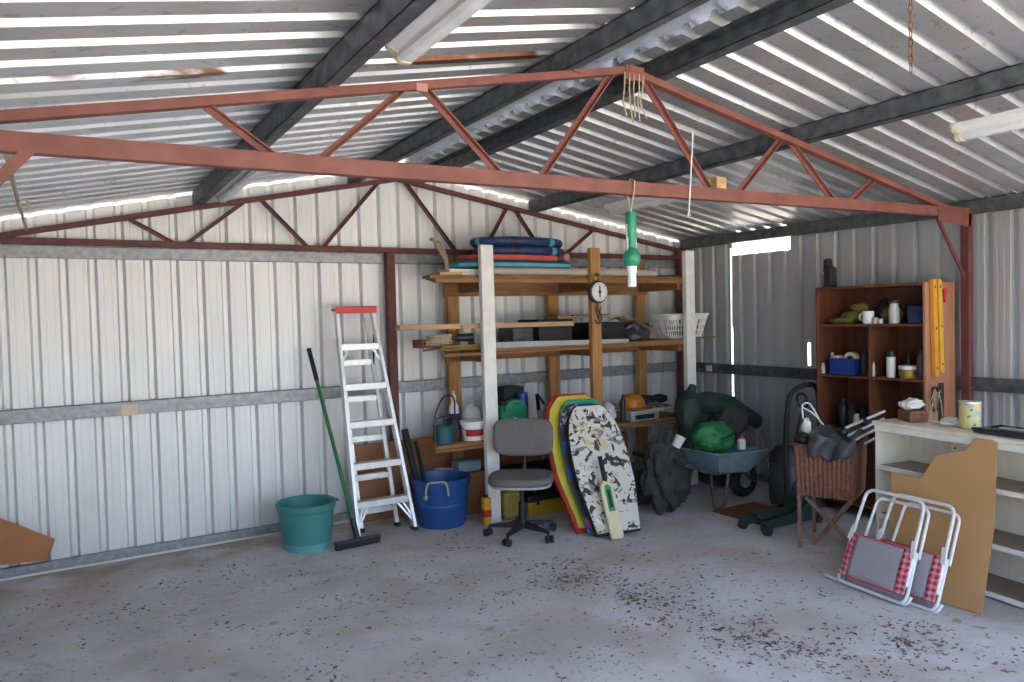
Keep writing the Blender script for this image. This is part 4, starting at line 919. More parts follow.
mb = MB(); mb.blob((5.43,3.635,S1+.022),(.06,.12,.030),6,.3,2.5,3,flat=S1); mb.blob((5.46,3.55,S1+.058),(.06,.11,.040),8,.35,2.4,3,flat=S1); mb.blob((5.48,3.52,S1+.11),(.04,.07,.05),18,.3,2.4,3,flat=S1)
single('cloth_pile', mb, 'olive_cloth', 'heap of olive green cloth at the left of the bookcase top shelf', 'cloth', (5.48,3.75,S1), smooth=True)
mg = thing('mug', 'white mug on the top shelf of the bookcase', 'mug', (5.390,by(868),S1))
c = V((5.385,by(868.5),S1)); mb = MB(); mb.lathe([(.0001,.001),(.038,.001),(.041,.008),(.041,.094),(.0385,.096),(.036,.09),(.035,.01),(.0001,.008)], c, 24); obj('body', mb, 'white_plastic', mg, smooth=True)
mb = MB(); mb.tube(arc(c+V((-.006,.040,.052)), .026, -pi/2, pi/2, 10, (-.2,1,0), (0,0,1)), .006, 8); obj('handle', mb, 'white_plastic', mg, smooth=True)
mb = MB(); mb.lathe([(.0001,0),(.036,.001),(.038,.10),(.030,.13),(.030,.15),(.0001,.151)], (5.400,by(893),S1), 20); j = single('jar', mb, 'glass_jar', 'cloudy glass jar on the top shelf right of the white mug', 'jar', (5.400,by(893),S1), smooth=True)
mb = MB(); mb.lathe([(.033,.148),(.033,.170),(.0001,.171)], (5.400,by(893),S1), 18); obj('lid', mb, 'dark_metal', j, smooth=True)
mb = MB(); mb.blob((5.500,by(884),S1+.065),(.05,.075,.065),12,.3,2.5,3,flat=S1); single('cloth', mb, 'tan_cloth', 'tan rag bundled behind the jar on the bookcase top shelf', 'cloth', (5.500,by(884),S1), smooth=True)
mb = MB(); mb.blob((5.530,by(874),S1+.09),(.035,.09,.085),14,.3,2.5,3,flat=S1); single('cap', mb, 'black_plastic', 'black cloth cap behind the white mug on the bookcase', 'cap', (5.530,by(874),S1), smooth=True)
for px, h, m, lab in ((877,.045,'cream','small cream pot between the mug and the glass jar'),(882,.035,'off_white','small pale lid right of the cream pot on the top shelf')):
    mb = MB(); mb.lathe([(.0001,0),(.018,.001),(.019,h),(.014,h+.004),(.0001,h+.004)], (5.370,by(px),S1), 16); single('pot', mb, m, lab, 'pot', (5.370,by(px),S1), smooth=True)
def crate2(name, label, a, b, m, cat, bev=.006):
    mb = MB(); mb.box(a, b); return single(name, mb, m, label, cat, a, bevel=bev)
crate2('box','dark blue box at the right end of the bookcase top shelf',(5.380,by(921),S1),(5.530,by(907),S1+.125),'navy','box')
# blue open bin
bb = thing('storage_bin', 'blue plastic bin on the middle left shelf of the bookcase', 'bin', (5.45,3.72,S2))
ya, yb = by(856), by(832); mb = MB()
mb.box((5.345,ya,S2),(5.50,yb,S2+.006))
for a, b in (((5.345,ya,S2),(5.351,yb,S2+.125)),((5.494,ya,S2),(5.50,yb,S2+.125)),((5.351,ya,S2),(5.494,ya+.006,S2+.125)),((5.351,yb-.006,S2),(5.494,yb,S2+.125))): mb.box(a,b)
obj('body', mb, 'blue_box', bb, bevel=.002)
mb = MB(); mb.box((5.335,ya-.008,S2+.112),(5.345,yb+.008,S2+.128)); obj('rim', mb, 'blue_box', bb, bevel=.003)
mb = MB(); mb.lathe([(.030,-.02),(.058,-.02),(.058,.02),(.030,.02),(.030,-.02)], (5.420,by(849),S2+.118), 28, 'x'); single('tape_roll', mb, 'cream', 'pale roll of tape standing in the blue bin', 'tape', (5.420,by(849),S2+.06), smooth=True)
mb = MB(); mb.box((5.380,by(838),S2+.008),(5.470,by(833),S2+.145)); single('packet', mb, 'paper', 'white packet standing in the blue bin', 'packet', (5.420,by(836),S2+.008), bevel=.003)
def bottle(label, px, x, z, r, h, m, neck=.45, capm=None, cat='bottle', name='bottle'):
    mb = MB(); y = by(px); mb.lathe([(.0001,0),(r*.95,.001),(r,.006),(r,h*.68),(r*.8,h*.76),(r*neck,h*.84),(r*neck,h*.96),(.0001,h*.965)], (x,y,z), 18); o = single(name, mb, m, label, cat, (x,y,z), smooth=True)
    if capm:
        mb = MB(); mb.lathe([(r*neck*1.15,h*.90),(r*neck*1.15,h),(.0001,h*1.002)], (x,y,z), 14); obj('cap', mb, capm, o, smooth=True)
    return o
bottle('small pale glass bottle at the far left of the middle shelf', 823.5, 5.370, S2, .016, .085, 'glass_jar', .5, 'white_plastic')
bottle('tall clear bottle left of the blue bin', 828.3, 5.430, S2, .020, .165, 'glass_jar', .5, 'cream')
bottle('dark brown bottle right of the blue bin', 862, 5.420, S2, .030, .21, 'canvas_dark', .5, 'black_plastic')
bottle('slim clear vial right of the bookcase divider', 875.5, 5.360, S2, .010, .11, 'glass_jar', .7)
sp = thing('spray_can', 'white spray can with a black cap on the middle right shelf', 'spray can', (5.380,by(891.5),S2))
mb = MB(); mb.lathe([(.0001,0),(.029,.001),(.031,.005),(.031,.150),(.0001,.152)], (5.375,by(891.5),S2), 22); obj('body', mb, 'white_plastic', sp, smooth=True)
mb = MB(); mb.lathe([(.029,.152),(.029,.190),(.024,.198),(.0001,.199)], (5.375,by(891.5),S2), 20); obj('cap', mb, 'black_plastic', sp, smooth=True)
tu = thing('tub', 'yellow tub with a white lid beside the spray can', 'tub', (5.390,by(906.5),S2))
mb = MB(); mb.lathe([(.0001,0),(.058,.001),(.064,.072),(.0001,.074)], (5.400,by(906.5),S2), 26); obj('body', mb, 'yellow_box', tu, smooth=True)
mb = MB(); mb.lathe([(.067,.066),(.068,.088),(.060,.092),(.0001,.092)], (5.400,by(906.5),S2), 26); obj('lid', mb, 'white_plastic', tu, smooth=True)
mb = MB(); mb.lathe([(.0625,.020),(.0645,.048)], (5.400,by(906.5),S2), 26); obj('label', mb, 'brass', tu, smooth=True)
bottle('dark purple bottle at the right end of the middle shelf', 919.3, 5.380, S2, .027, .205, 'bag_black', .6, 'black_plastic')
bottle('tall black bottle between the divider and the white spray can', 884, 5.480, S2, .03, .20, 'black_plastic', .5)
bottle('tiny black bottle behind the yellow tub', 900, 5.490, S2, .026, .18, 'black_plastic', .5)
# lowest visible compartment
bottle('cream figurine-like bottle in the lowest left compartment', 857, 5.370, S3, .024, .13, 'cream', .8)
bottle('small brown bottle right of the cream bottle in the lowest compartment', 862, 5.390, S3, .017, .085, 'brass', .6)
bottle('dark green bottle at the back of the lowest left compartment', 846, 5.460, S3, .040, .20, 'tarp_dark', .5)
bottle('black bottle leftmost in the lowest compartment', 838, 5.440, S3, .038, .23, 'black_plastic', .5)
bottle('black bottle beside the divider in the lowest left compartment', 852, 5.520, S3, .034, .19, 'canvas_dark', .5)
for _o in set(COL.objects)-_before:
    if _o.parent is None: _o.location.x -= .085; _o.location.y += .045
_before = set(COL.objects)
# on top and on the side
tp = thing('caulking_gun', 'black tool standing on the left end of the bookcase top', 'tool', (5.470,by(826),ZT))
mb = MB(); mb.hexa([(5.400,by(829),ZT),(5.490,by(829),ZT),(5.490,by(822.5),ZT),(5.400,by(822.5),ZT),(5.400,by(828.8),ZT+.155),(5.490,by(828.8),ZT+.155),(5.490,by(822),ZT+.185),(5.400,by(822),ZT+.185)]); obj('body', mb, 'black_plastic', tp, bevel=.006)
mb = MB(); mb.hexa([(5.410,by(825.5),ZT+.13),(5.480,by(825.5),ZT+.13),(5.480,by(820.5),ZT+.12),(5.410,by(820.5),ZT+.12),(5.410,by(825),ZT+.23),(5.480,by(825),ZT+.23),(5.480,by(820.8),ZT+.225),(5.410,by(820.8),ZT+.225)]); obj('head', mb, 'black_rubber', tp, bevel=.006)
mb = MB(); mb.box((5.400,by(821.6),ZT),(5.470,by(819.8),ZT+.10)); single('block', mb, 'tan_cloth', 'small tan block beside the black tool on the bookcase top', 'block', (5.430,by(821),ZT), bevel=.003)
def level(x, label, m, z0, lean):
    t = thing('spirit_level', label, 'level', (x,2.945,z0), group='levels on the bookcase end')
    mb = MB(); mb.hexa([(x-.022+lean,2.931,z0),(x+.022+lean,2.931,z0),(x+.022+lean,2.961,z0),(x-.022+lean,2.961,z0),(x-.022,2.931,1.785),(x+.022,2.931,1.785),(x+.022,2.961,1.785),(x-.022,2.961,1.785)]); obj('body', mb, m, t, bevel=.003)
    for z in (1.73, (1.78+z0)/2, z0+.06):
        k = (1.785-z)/(1.785-z0)*lean; mb = MB(); mb.cyl((x+k,2.9295,z),(x+k,2.9305,z),.009,n=14); obj('vial', mb, 'black_plastic', t)
level(5.375+.0, 'orange-yellow spirit level, left of the pair hanging on the bookcase end', 'orange_tool', 1.10, .025)
level(5.440, 'bright yellow spirit level, right of the pair hanging on the bookcase end', 'yellow_tool', 1.125, .030)
mb = MB(); mb.cyl((5.545,2.961,1.70),(5.545,2.951,1.70),.022,n=16); mb.hexa([(5.535,2.953,1.62),(5.555,2.953,1.62),(5.555,2.961,1.62),(5.535,2.961,1.62),(5.527,2.953,1.70),(5.563,2.953,1.70),(5.563,2.961,1.70),(5.527,2.961,1.70)]); single('tag', mb, 'foam_scarlet', 'small red tag on the upper bookcase end panel', 'tag', (5.545,2.955,1.62), bevel=.002)
mb = MB(); mb.tube([V((5.40,2.952,.94))+V((.050*cos(t*2*pi/24), -.003*(t//24), .085*sin(t*2*pi/24))) for t in range(72)], .006, 7); single('cable_loop', mb, 'canvas_dark', 'dark brown cable loop hanging low on the bookcase end', 'cable', (5.40,2.95,.86), smooth=True)
mb = MB(); mb.box((5.465,2.945,.78),(5.510,2.961,1.05)); single('iron_bar', mb, 'dark_metal', 'dark flat bar hanging beside the cable loop on the bookcase end', 'bar', (5.48,2.95,.78), bevel=.003)
mb = MB()
for k in range(7):
    x = 5.24+.02*k; mb.tube([(x+.10,2.945,1.0-.02*(k%3)),(x+.06+.02*sin(k),2.93,.96),(x,2.92+.01*sin(k*2),.90),(x-.02,2.91,.79)], .0022, 5)
single('string', mb, 'rope', 'tangle of pale string hanging off the bookcase end', 'string', (5.35,3.0,.8), smooth=True)

for _o in set(COL.objects)-_before:
    if _o.parent is None: _o.location.x -= .075; _o.location.y += (.05 if _o.location.z > 1.7 else 0)

# ------------------------------------------------------------------ white low shelf unit
A = V((4.425,2.832,0)); du = V((-.155,-.988,0)).normalized(); dn = V((du.y,-du.x,0))*-1
if dn.x < 0: dn = -dn
UF = Matrix(((du.x,dn.x,0,A.x),(du.y,dn.y,0,A.y),(0,0,1,0),(0,0,0,1)))     # u along the front, v into the depth
un = thing('shelf_unit', 'white painted low open shelf unit on the right', 'shelf unit', mx=UF)
L_, DP, H = 1.45, .30, .885
def ub(name, a, b, m, **k):
    mb = MB(); mb.box(a, b); return obj(name, mb, m, un, local=True, bevel=.003, **k)
ub('top', (-.012,-.012,H-.022), (L_+.012,DP+.005,H), 'cream_top'); 
ub('top_trim', (-.002,-.004,H-.060), (L_,.018,H-.0225), 'white_paint')
ub('side_panel', (0,0,0), (.022,DP,H-.0605), 'cream_paint'); ub('side_panel', (L_-.022,0,0), (L_,DP,H-.0605), 'cream_paint')
mb = MB(); x = .0225
while x < L_-.03:
    mb.box((x,DP-.012,.02),(min(x+.088,L_-.0225),DP-.002,H-.0605)); x += .090
obj('back_panel', mb, 'cream_paint', un, local=True, bevel=.002)
for z in (.592,.288,.02):
    s = ub('shelf', (.0225,.012,z), (L_-.0225,DP-.013,z+.018), 'shelf_tan')
    mb = MB(); mb.box((.0225,-.001,z-.008),(L_-.0225,.0115,z+.019)); obj('edging', mb, 'white_paint', s, local=True, bevel=.002)
for q in ((.18,.79),(.33,.735),(.56,.78)):
    mb = MB(); mb.cyl((q[0],DP-.0135,q[1]),(q[0],DP-.0115,q[1]),.006,n=10); obj('screw_head', mb, 'dark_metal', un, local=True)
def on_unit(u, v, z=H): return UF @ V((u, v, z))
# painted tin
tn = thing('tin', 'yellow-green floral painted tin on the white shelf unit', 'tin', on_unit(.50,.185,H+.001))
c = on_unit(.50,.185,H+.001)
mb = MB(); mb.lathe([(.0001,.001),(.056,.001),(.058,.006),(.056,.010),(.056,.145),(.058,.149),(.058,.155),(.053,.155),(.052,.012),(.0001,.010)], c, 30); obj('body', mb, 'tin_floral', tn, smooth=True)
mb = MB(); mb.lathe([(.0585,.148),(.0588,.156),(.052,.156)], c, 30); obj('rim', mb, 'alu', tn, smooth=True)
mb = MB(); mb.hexa([tuple(on_unit(u,v,z)) for z in (H+.001,H+.07) for u,v in ((.04,.15),(.18,.09),(.22,.20),(.08,.27))]); wbx = single('basket', mb, 'wicker', 'small brown wicker tray at the far end of the white unit', 'tray', tuple(on_unit(.1,.15,H)), bevel=.008)
mb = MB(); mb.blob(on_unit(.12,.18,H+.105),(.085,.06,.035),51,.35,3,3,flat=H+.072); single('rag', mb, 'off_white', 'pale crumpled rag on the wicker tray', 'rag', tuple(on_unit(.1,.15,H+.072)), smooth=True)
mb = MB(); mb.blob(on_unit(.36,.20,H+.014),(.075,.06,.016),61,.3,2.5,3,flat=H+.001); mb.tube([on_unit(.33+.035*cos(t*.8)+.004*t*.3, .21+.03*sin(t*.8), H+.024+.0007*t) for t in range(28)], .004, 6); single('cord_bundle', mb, 'paper', 'white cord bundle left of the floral tin', 'cord', tuple(on_unit(.33,.17,H)), smooth=True)
mb = MB(); mb.tube([on_unit(.235,.20,H+.006), on_unit(.24,.21,H+.10), on_unit(.25,.225,H+.17), on_unit(.27,.225,H+.19), on_unit(.30,.21,H+.13), on_unit(.315,.2,H+.05)], .0025, 6); mb.tube([on_unit(.225,.20,H+.006), on_unit(.228,.21,H+.13), on_unit(.25,.22,H+.20), on_unit(.285,.21,H+.16)], .002, 6); single('twine', mb, 'rope', 'loose tan twine standing up behind the white cord bundle', 'twine', tuple(on_unit(.24,.2,H)), smooth=True)
ty = thing('tray', 'flat dark grey tray lying on the white unit right of the tin', 'tray', tuple(on_unit(.72,.16,H)))
P8 = [tuple(on_unit(u,v,z)) for z in (H+.001,H+.018) for u,v in ((.60,.07),(.90,.05),(.92,.25),(.62,.27))]; mb = MB(); mb.hexa(P8); obj('base', mb, 'bag_black', ty, bevel=.004)
mb = MB(); mb.tube([on_unit(u,v,H+.022) for u,v in ((.60,.07),(.90,.05),(.92,.25),(.62,.27))], .008, 8, closed=True); obj('rim', mb, 'black_plastic', ty, smooth=True)
mb = MB(); mb.bar(on_unit(.70,.16,H+.030), on_unit(.88,.15,H+.030), .05, .012); single('tool', mb, 'grey_plastic', 'grey flat tool lying in the dark tray', 'tool', tuple(on_unit(.8,.15,H+.024)), bevel=.003)

# cardboard leaning on the unit
cd = thing('cardboard_sheet', 'brown cardboard sheet with a curved cut corner leaning on the white unit', 'cardboard', (3.98,2.4,0))
CARD_O = [(.17,0),(.648,-.002),(.655,.43),(.618,.903),(.513,.901),(.491,.868),(.466,.83),(.385,.80),(.318,.777),(.292,.727),(.267,.672),(.255,.638),(.072,.648)]

# folding beach chairs
def beach_chair(label, O, u, v):
    fr = frame(O, u, v)
    t = thing('beach_chair', label, 'chair', O, group='folded beach chairs leaning on the cardboard')
    Pq = lambda a, b, c=0.0: fr @ V((a, b, c))
    def tb_(name, pts, r=.0095, rr=.045, closed=False):
        mb = MB(); mb.tube(rounded([Pq(*p) for p in pts], rr, 6, closed), r, 10, closed=closed); return obj(name, mb, 'tube_white', t, smooth=True)
    tb_('back_frame', [(-.205,.10,.014),(-.197,.30,.014),(-.182,.565,.014),(.185,.565,.014),(.197,.30,.014),(.205,.10,.014)], rr=.055)
    tb_('arm_frame', [(-.150,.26,-.030),(-.130,.535,-.026),(.195,.535,-.026),(.210,.26,-.020)], .0085)
    tb_('seat_frame', [(-.205,.29,.0),(-.225,.02,.0),(-.18,.0105,.0),(.195,.0105,.0),(.215,.05,.0),(.205,.29,.0)])
    tb_('foot_frame', [(-.33,.0105,-.020),(-.10,.0105,-.020),(.21,.0105,-.020),(.225,.06,-.020)], .0085, .03)
    for s in (-1,1):
        mb = MB(); mb.bar(Pq(s*.204,.255,.022), Pq(s*.190,.345,.022), .030, .012, up=fr.to_3x3() @ V((0,0,1))); obj('hinge', mb, 'tube_white', t, bevel=.004)
    # fabric panel: body and the two gathered gingham edges
    def pt(a, b): return Pq(a*(1+.06*(1-b/.29)) , b, .027+.006*sin(b*11))
    mb = MB(); mb.sheet(lambda p,q: pt(-.150+.300*p, .055+.235*q), 12, 8); obj('fabric', mb, 'fabric_grey', t, smooth=True, solid=.004)
    for s in (-1,1):
        mb = MB()
        mb.sheet(lambda p,q: pt(s*(.150+.052*p), .050+.245*q)+(fr.to_3x3() @ V((0,0,1)))*(.004-.012*p+.003*sin(q*52)), 4, 40); obj('gingham_edge', mb, 'gingham', t, smooth=True, solid=.003, label='red and white gingham edging')
    mb = MB(); mb.sheet(lambda p,q: pt(-.150+.300*p, .290+.008*q)+(fr.to_3x3() @ V((0,0,1)))*.001, 12, 1); obj('piping', mb, 'red_plastic', t, solid=.004)
    mb = MB(); mb.sheet(lambda p,q: pt(-.150+.300*p, .047+.008*q)+(fr.to_3x3() @ V((0,0,1)))*.001, 12, 1); obj('piping', mb, 'red_plastic', t, solid=.004)
    # the second panel lying behind
    mb = MB(); mb.sheet(lambda p,q: Pq(-.185+.37*p, .02+.20*q, -.012), 8, 4); obj('seat_fabric', mb, 'fabric_grey', t, smooth=True, solid=.004)
    return t
beach_chair('front folded beach chair with a full grey panel', (3.838,2.495,.012), (-.07,-.59,0), (.205,-.03,.48))
beach_chair('rear folded beach chair showing only its right edge behind the other', (3.896,2.365,.001), (-.07,-.59,0), (.205,-.03,.48))
fr = frame((4.030,2.66,.004), (.02,-.60,0), (.245,.0,.86))
mb = MB(); mb.prism(CARD_O, fr, -.004, .004); obj('sheet', mb, 'cardboard', cd)

# ------------------------------------------------------------------ wicker hamper on a folding stand
HA, HB = V((4.215,3.275,0)), V((4.355,2.955,0)); hu = (HB-HA).normalized(); hv = V((-hu.y, hu.x, 0))
if hv.x < 0: hv = -hv
wu, wv = .36, .52
HF = Matrix(((hu.x,hv.x,0,HA.x),(hu.y,hv.y,0,HA.y),(0,0,1,0),(0,0,0,1)))
st = thing('folding_stand', 'wooden cross-legged folding stand under the wicker hamper', 'stand', mx=HF)
def sbar(name, a, b, w=.028, h=.022):
    mb = MB(); mb.bar(a, b, w, h, up=(1,0,0)); obj(name, mb, 'stand_wood', st, local=True, bevel=.003)
sbar('leg', (.02,.05,.345), (.02,.045,.0)); sbar('leg', (.02,wv-.06,.345), (.02,wv-.06,.0))
sbar('leg', (.06,.05,.345), (.40,.10,.0)); sbar('leg', (.34,wv-.06,.345), (.09,wv-.10,.0)); sbar('leg', (.33,.13,.345), (.08,.16,.0))
sbar('rail', (.02,.02,.345), (.02,wv-.02,.345)); sbar('rail', (.34,.02,.345), (.34,wv-.02,.345))
hm_ = thing('wicker_hamper', 'red-brown wicker hamper standing on the folding stand', 'hamper', mx=HF)
mb = MB(); n = 12
def hp(u, v, z):
    k = .94+.06*(z-.36)/.30; return V((wu/2+(u-wu/2)*k, wv/2+(v-wv/2)*k, z))
ring = [(0,0),(wu,0),(wu,wv),(0,wv)]; per = []
for i in range(4):
    a, b = V((*ring[i],0)), V((*ring[(i+1)%4],0)); m_ = max(3, int((b-a).length/.014))
    for k in range(m_): per.append(a+(b-a)*k/m_)
rows = 22; G = []
for r in range(rows+1):
    z = .36+.335*r/rows; row = []
    for i, p in enumerate(per):
        q = hp(p.x, p.y, z); nx = (.005 if i % 2 else -.003)+(.0015 if (i//2+r) % 2 else 0)
        d = V((q.x-wu/2, q.y-wv/2, 0)).normalized(); row.append(mb._v(q+d*nx))
    G.append(row)
N_ = len(per)
for r in range(rows):
    for i in range(N_): mb._f([G[r][i], G[r][(i+1)%N_], G[r+1][(i+1)%N_], G[r+1][i]])
mb._f(list(reversed(G[0]))); obj('body', mb, 'wicker', hm_, local=True)
mb = MB(); mb.tube([hp(*ring[i], 0.697) for i in range(4)], .012, 8, closed=True); obj('rim', mb, 'wicker', hm_, local=True, smooth=True)
mb = MB(); mb.box((.012,.012,.680),(wu-.012,wv-.012,.693)); obj('lid', mb, 'wicker', hm_, local=True, bevel=.004)
# black bag slumped over the hamper's front corner
W = lambda u, v, z: HF @ V((u, v, z))
mb = MB()
def bagpt(p, q):
    u = .10+.29*p
    # hangs over the near edge, from the lid down the outside face
    t = q
    if t < .4: v = .20-.236*t/.4; zz = .785+.03*sin(p*7)-.03*(t/.4)
    else: v = -.036-.012*sin(p*11)*(t); zz = .755-(t-.4)/.6*(.085+.055*sin(p*pi*1.1)+.015*sin(p*17))
    return W(u, v+.012*sin(p*9+q*5), zz+.008*sin(p*23+q*9))
mb.sheet(bagpt, 30, 18); bg_ = single('bag', mb, 'bag_black', 'black plastic bag draped over the wicker hamper', 'bag', tuple(W(.2,0,.67)), smooth=True, solid=.005)
mb = MB(); mb.blob(W(.20,.11,.745),(.12,.10,.045),71,.3,2.6,3,flat=.705); obj('contents', mb, 'bag_black', bg_, smooth=True)
wb_ = MB(); wb_.blob(W(.05,.14,.79),(.030,.030,.075),73,.3,2.6,3); wbag = single('plastic_bag', wb_, 'paper', 'crumpled white plastic bag at the left end of the hamper', 'bag', tuple(W(.05,.12,.72)), smooth=True)
mb = MB(); mb.tube(rounded([W(.03,.13,.86),W(.02,.14,.955),W(.06,.17,.965),W(.10,.17,.90),W(.14,.17,.82)],.05), .006, 7); mb.tube(rounded([W(.03,.14,.93),W(.09,.14,.90),W(.16,.14,.82)],.05), .005, 7); obj('handle', mb, 'off_white', wbag, smooth=True)
mb = MB(); mb.blob(W(.045,.055,.735),(.05,.05,.040),75,.2,2.2,3,flat=.70); single('cap', mb, 'black_plastic', 'black round cloth cap at the left front of the hamper lid', 'cap', tuple(W(.045,.055,.70)), smooth=True)
# folded white-tubed camp frame across the hamper
cf = thing('camp_stool', 'folded camp stool with white metal tubes lying on the hamper', 'stool', tuple(W(.3,.3,.70)))
for a, b in (((4.42,3.05,.808),(4.96,3.10,.872)),((4.43,3.02,.768),(4.92,3.08,.825)),((4.47,3.0,.735),(4.90,3.06,.790)),((4.55,2.98,.708),(4.86,3.02,.745))):
    mb = MB(); mb.cyl(a, b, .009, n=10); obj('tube', mb, 'tube_white', cf, smooth=True)
mb = MB(); mb.hexa([(4.42,3.08,.760),(4.94,3.14,.830),(4.90,3.10,.765),(4.46,3.03,.700),(4.42,3.08,.775),(4.94,3.14,.845),(4.90,3.10,.78),(4.46,3.03,.715)]); obj('seat_cloth', mb, 'bag_black', cf)
for p in ((4.68,3.07,.825),(4.41,3.04,.79)):
    mb = MB(); mb.blob(p, .030, 3, .2, 2, 2); obj('joint', mb, 'black_plastic', cf, smooth=True)

# ------------------------------------------------------------------ light battens
def batten(label, x, y0, y1, drop):   # drop: housing top below the chord line
    z = lambda y: zc(x,y)-drop
    t = thing('batten_light', label, 'light', (x,(y0+y1)/2,z((y0+y1)/2)), group='fluorescent battens under the roof')
    def pr_(sec, ya, yb):
        mb = MB(); a = [mb._v((x+u,ya,zc(x,ya)-drop+v)) for u,v in sec]; b = [mb._v((x+u,yb,zc(x,yb)-drop+v)) for u,v in sec]; n = len(sec)
        mb._f(list(reversed(a))); mb._f(b)
        for i in range(n): mb._f([a[i],a[(i+1)%n],b[(i+1)%n],b[i]])
        return mb
    body = [(-.078,0),(.078,0),(.074,-.03),(.040,-.045),(-.040,-.045),(-.074,-.03)]
    obj('housing', pr_(body, y0+.012, y1-.012), 'white_plastic', t, bevel=.003)
    dif = [(-.030,-.0455),(.030,-.0455),(.034,-.066),(.020,-.080),(-.020,-.080),(-.034,-.066)]
    obj('diffuser', pr_(dif, y0+.03, y1-.03), 'diffuser', t, smooth=True)
    cap = [(-.080,.002),(.080,.002),(.070,-.036),(.036,-.05),(.036,-.068),(.02,-.083),(-.02,-.083),(-.036,-.068),(-.036,-.05),(-.070,-.036)]
    for ya, yb in ((y0,y0+.03),(y1-.03,y1)): obj('end_cap', pr_(cap, ya, yb), 'cream', t, bevel=.003)
batten('near white batten light beside the left purlin at the picture top', 1.165, 1.38, 2.59, -.068)
batten('far white batten light beside the left purlin near the back wall', 1.125, 4.48, 5.69, -.068)
batten('near white batten light under the right purlin at the right picture edge', 4.06, .92, 2.125, .012)
batten('far white batten light under the right roof slope beyond the near truss', 4.05, 3.75, 4.93, .012)

# ------------------------------------------------------------------ hanging things
fd = thing('bird_feeder', 'green and white plastic feeder hanging from the near truss by a cord', 'feeder', (2.50,2.885,1.73))
c = V((2.50,2.885,0))
mb = MB(); mb.lathe([(.0001,2.10),(.022,2.10),(.027,2.09),(.028,1.98),(.022,1.97),(.020,1.87),(.0001,1.87)], c, 20); obj('tube', mb, 'green_jug', fd, smooth=True)
mb = MB(); mb.lathe([(.020,1.925),(.034,1.905),(.043,1.885),(.044,1.865),(.038,1.845),(.025,1.832),(.0001,1.830)], c, 24); obj('bowl', mb, 'green_jug', fd, smooth=True)
mb = MB(); mb.lathe([(.026,1.832),(.024,1.80),(.020,1.79),(.022,1.74),(.020,1.730),(.0001,1.730)], c, 20); obj('base', mb, 'white_plastic', fd, smooth=True)
for s in (-1,1):
    mb = MB(); mb.bar(c+V((s*.027,0,1.90)), c+V((s*.025,0,2.04)), .008, .014); obj('side_strip', mb, 'grey_plastic', fd, bevel=.002)
mb = MB(); mb.tube([c+V((0,0,2.085)), c+V((.006,0,2.13)), c+V((-.004,-.03,2.18)), c+V((.004,-.03,2.25)), c+V((.0,0,2.262)), c+V((.004,.03,2.20)), c+V((0,0,2.10))], .004, 6); obj('cord', mb, 'rope', fd, smooth=True)
mb = MB(); mb.tube([(2.90,2.85,2.53),(2.892,2.845,2.48),(2.875,2.845,2.30),(2.858,2.845,2.11)], .004, 6); mb.tube(arc((2.858,2.845,2.10), .008, 0, 2*pi, 12, (1,0,0), (0,0,1)), .003, 5); single('string', mb, 'paper', 'thin white string hanging down from a near truss web', 'string', (2.87,2.85,2.09), smooth=True)
mb = MB(); mb.box((3.09,2.868,2.256),(3.165,2.915,2.318)); single('wood_block', mb, 'timber_pale', 'small tan wood block resting on the near truss bottom chord', 'block', (3.12,2.89,2.256), bevel=.003)
mb = MB()
for k in range(5):
    x = 2.46+.03*k; mb.tube([(x,2.86,2.775),(x-.01+.01*sin(k*3),2.855,2.70),(x-.02+.015*sin(k),2.855,2.63),(x+.01*sin(k*2),2.855,2.56-.03*(k%2))], .0035, 5)
single('twine', mb, 'rope', 'ragged tan twine hanging at the apex of the near truss', 'twine', (2.5,2.86,2.55), smooth=True)
mb = MB(); mb.tube([(-.085,2.93,2.20),(-.08,3.2,2.195),(-.075,4.2,2.20),(-.06,5.70,2.222)], .008, 6); mb.tube(arc((-.05,4.3,2.19), .020, 0, 2*pi, 14, (1,0,0), (0,0,1)), .005, 6); single('strap', mb, 'rope', 'tan strap slung between the two trusses at the far left', 'strap', (.03,4,2.2), smooth=True)
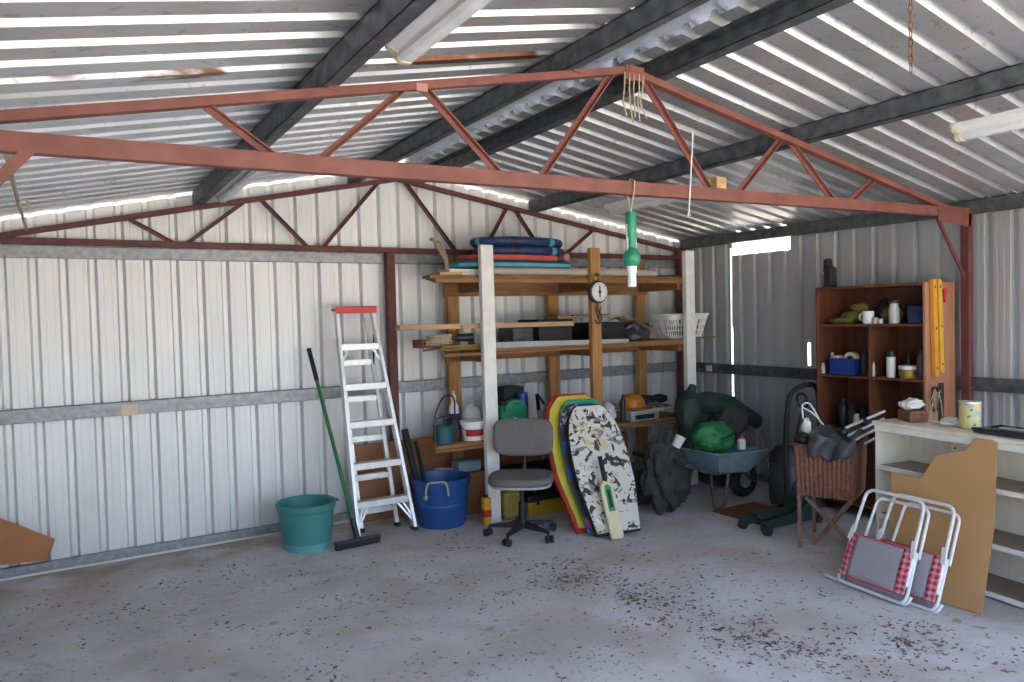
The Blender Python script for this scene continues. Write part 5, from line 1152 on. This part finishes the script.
# rusty chain hanging from the right roof slope
ch = thing('chain', 'rusty chain hanging from the right roof slope at the top', 'chain', (2.92,1.36,2.5))
p0 = V((2.742,1.6,zroof(2.742,1.6)-.005)); p1 = V((2.742,1.6,2.46)); nL = 14
for k in range(nL):
    a = lerp(p0,p1,k/nL); b = lerp(p0,p1,(k+1.35)/nL); m_ = (a+b)/2; h_ = (a-b).length/2; w_ = V((1,0,0)) if k % 2 else V((0,1,0))
    mb = MB(); mb.tube([m_+w_*(.007*cos(t*2*pi/12))+V((0,0,1))*(h_*sin(t*2*pi/12)) for t in range(12)], .002, 5, closed=True); obj('link', mb, 'rust', ch, smooth=True)
# ------------------------------------------------------------------ leaf litter, too much of it to count
random.seed(5); mb = MB()
def leaf(x, y, s, a):
    d = V((cos(a), sin(a), 0)); n = V((-sin(a), cos(a), 0)); z = .002+.003*random.random(); c = V((x,y,z)); k = s*random.uniform(.22,.5); h = s*random.uniform(.05,.3)
    v = [mb._v(c-d*s*.5), mb._v(c+n*k*.5+V((0,0,h))), mb._v(c+d*s*.5+V((0,0,h*.6))), mb._v(c-n*k*.5+V((0,0,h*.7*random.random()))), mb._v(c+V((0,0,.0005)))]
    for i in range(4): mb._f([v[i], v[(i+1)%4], v[4]])
def blocked(x, y):
    return (x > 2.55 and y > 4.10 and x < 3.75) or (x > 3.75 and y > 3.4) or (x > 3.75 and 1.9 < y < 2.9) or (x > 4.0 and y > 2.75) or (x > 1.25 and y > 5.0) or x < -.6
cl = [(random.uniform(-.3,4.2), random.uniform(1.6,5.3)) for _ in range(130)]
cl += [(2.7+.25*t+random.gauss(0,.12), 4.0-1.9*t+random.gauss(0,.2)) for t in [i/110 for i in range(110)]]
cl += [(3.4+random.gauss(0,.4), 1.9+random.gauss(0,.35)) for _ in range(45)]
for cx, cy_ in cl:
    for _ in range(random.randint(3,12)):
        x, y = cx+random.gauss(0,.07), cy_+random.gauss(0,.05)
        if y > 5.6 or x > 5.0 or blocked(x, y): continue
        leaf(x, y, random.uniform(.010,.036), random.uniform(0,6.28))
for _ in range(1300):
    x, y = random.uniform(-.5,4.6), random.uniform(1.4,5.4)
    if not blocked(x, y): leaf(x, y, random.uniform(.008,.026), random.uniform(0,6.28))
tag(obj('leaf_litter', mb, 'leaf', solid=.0006), 'dry brown leaf litter scattered over the concrete floor', 'leaf litter', kind='stuff')
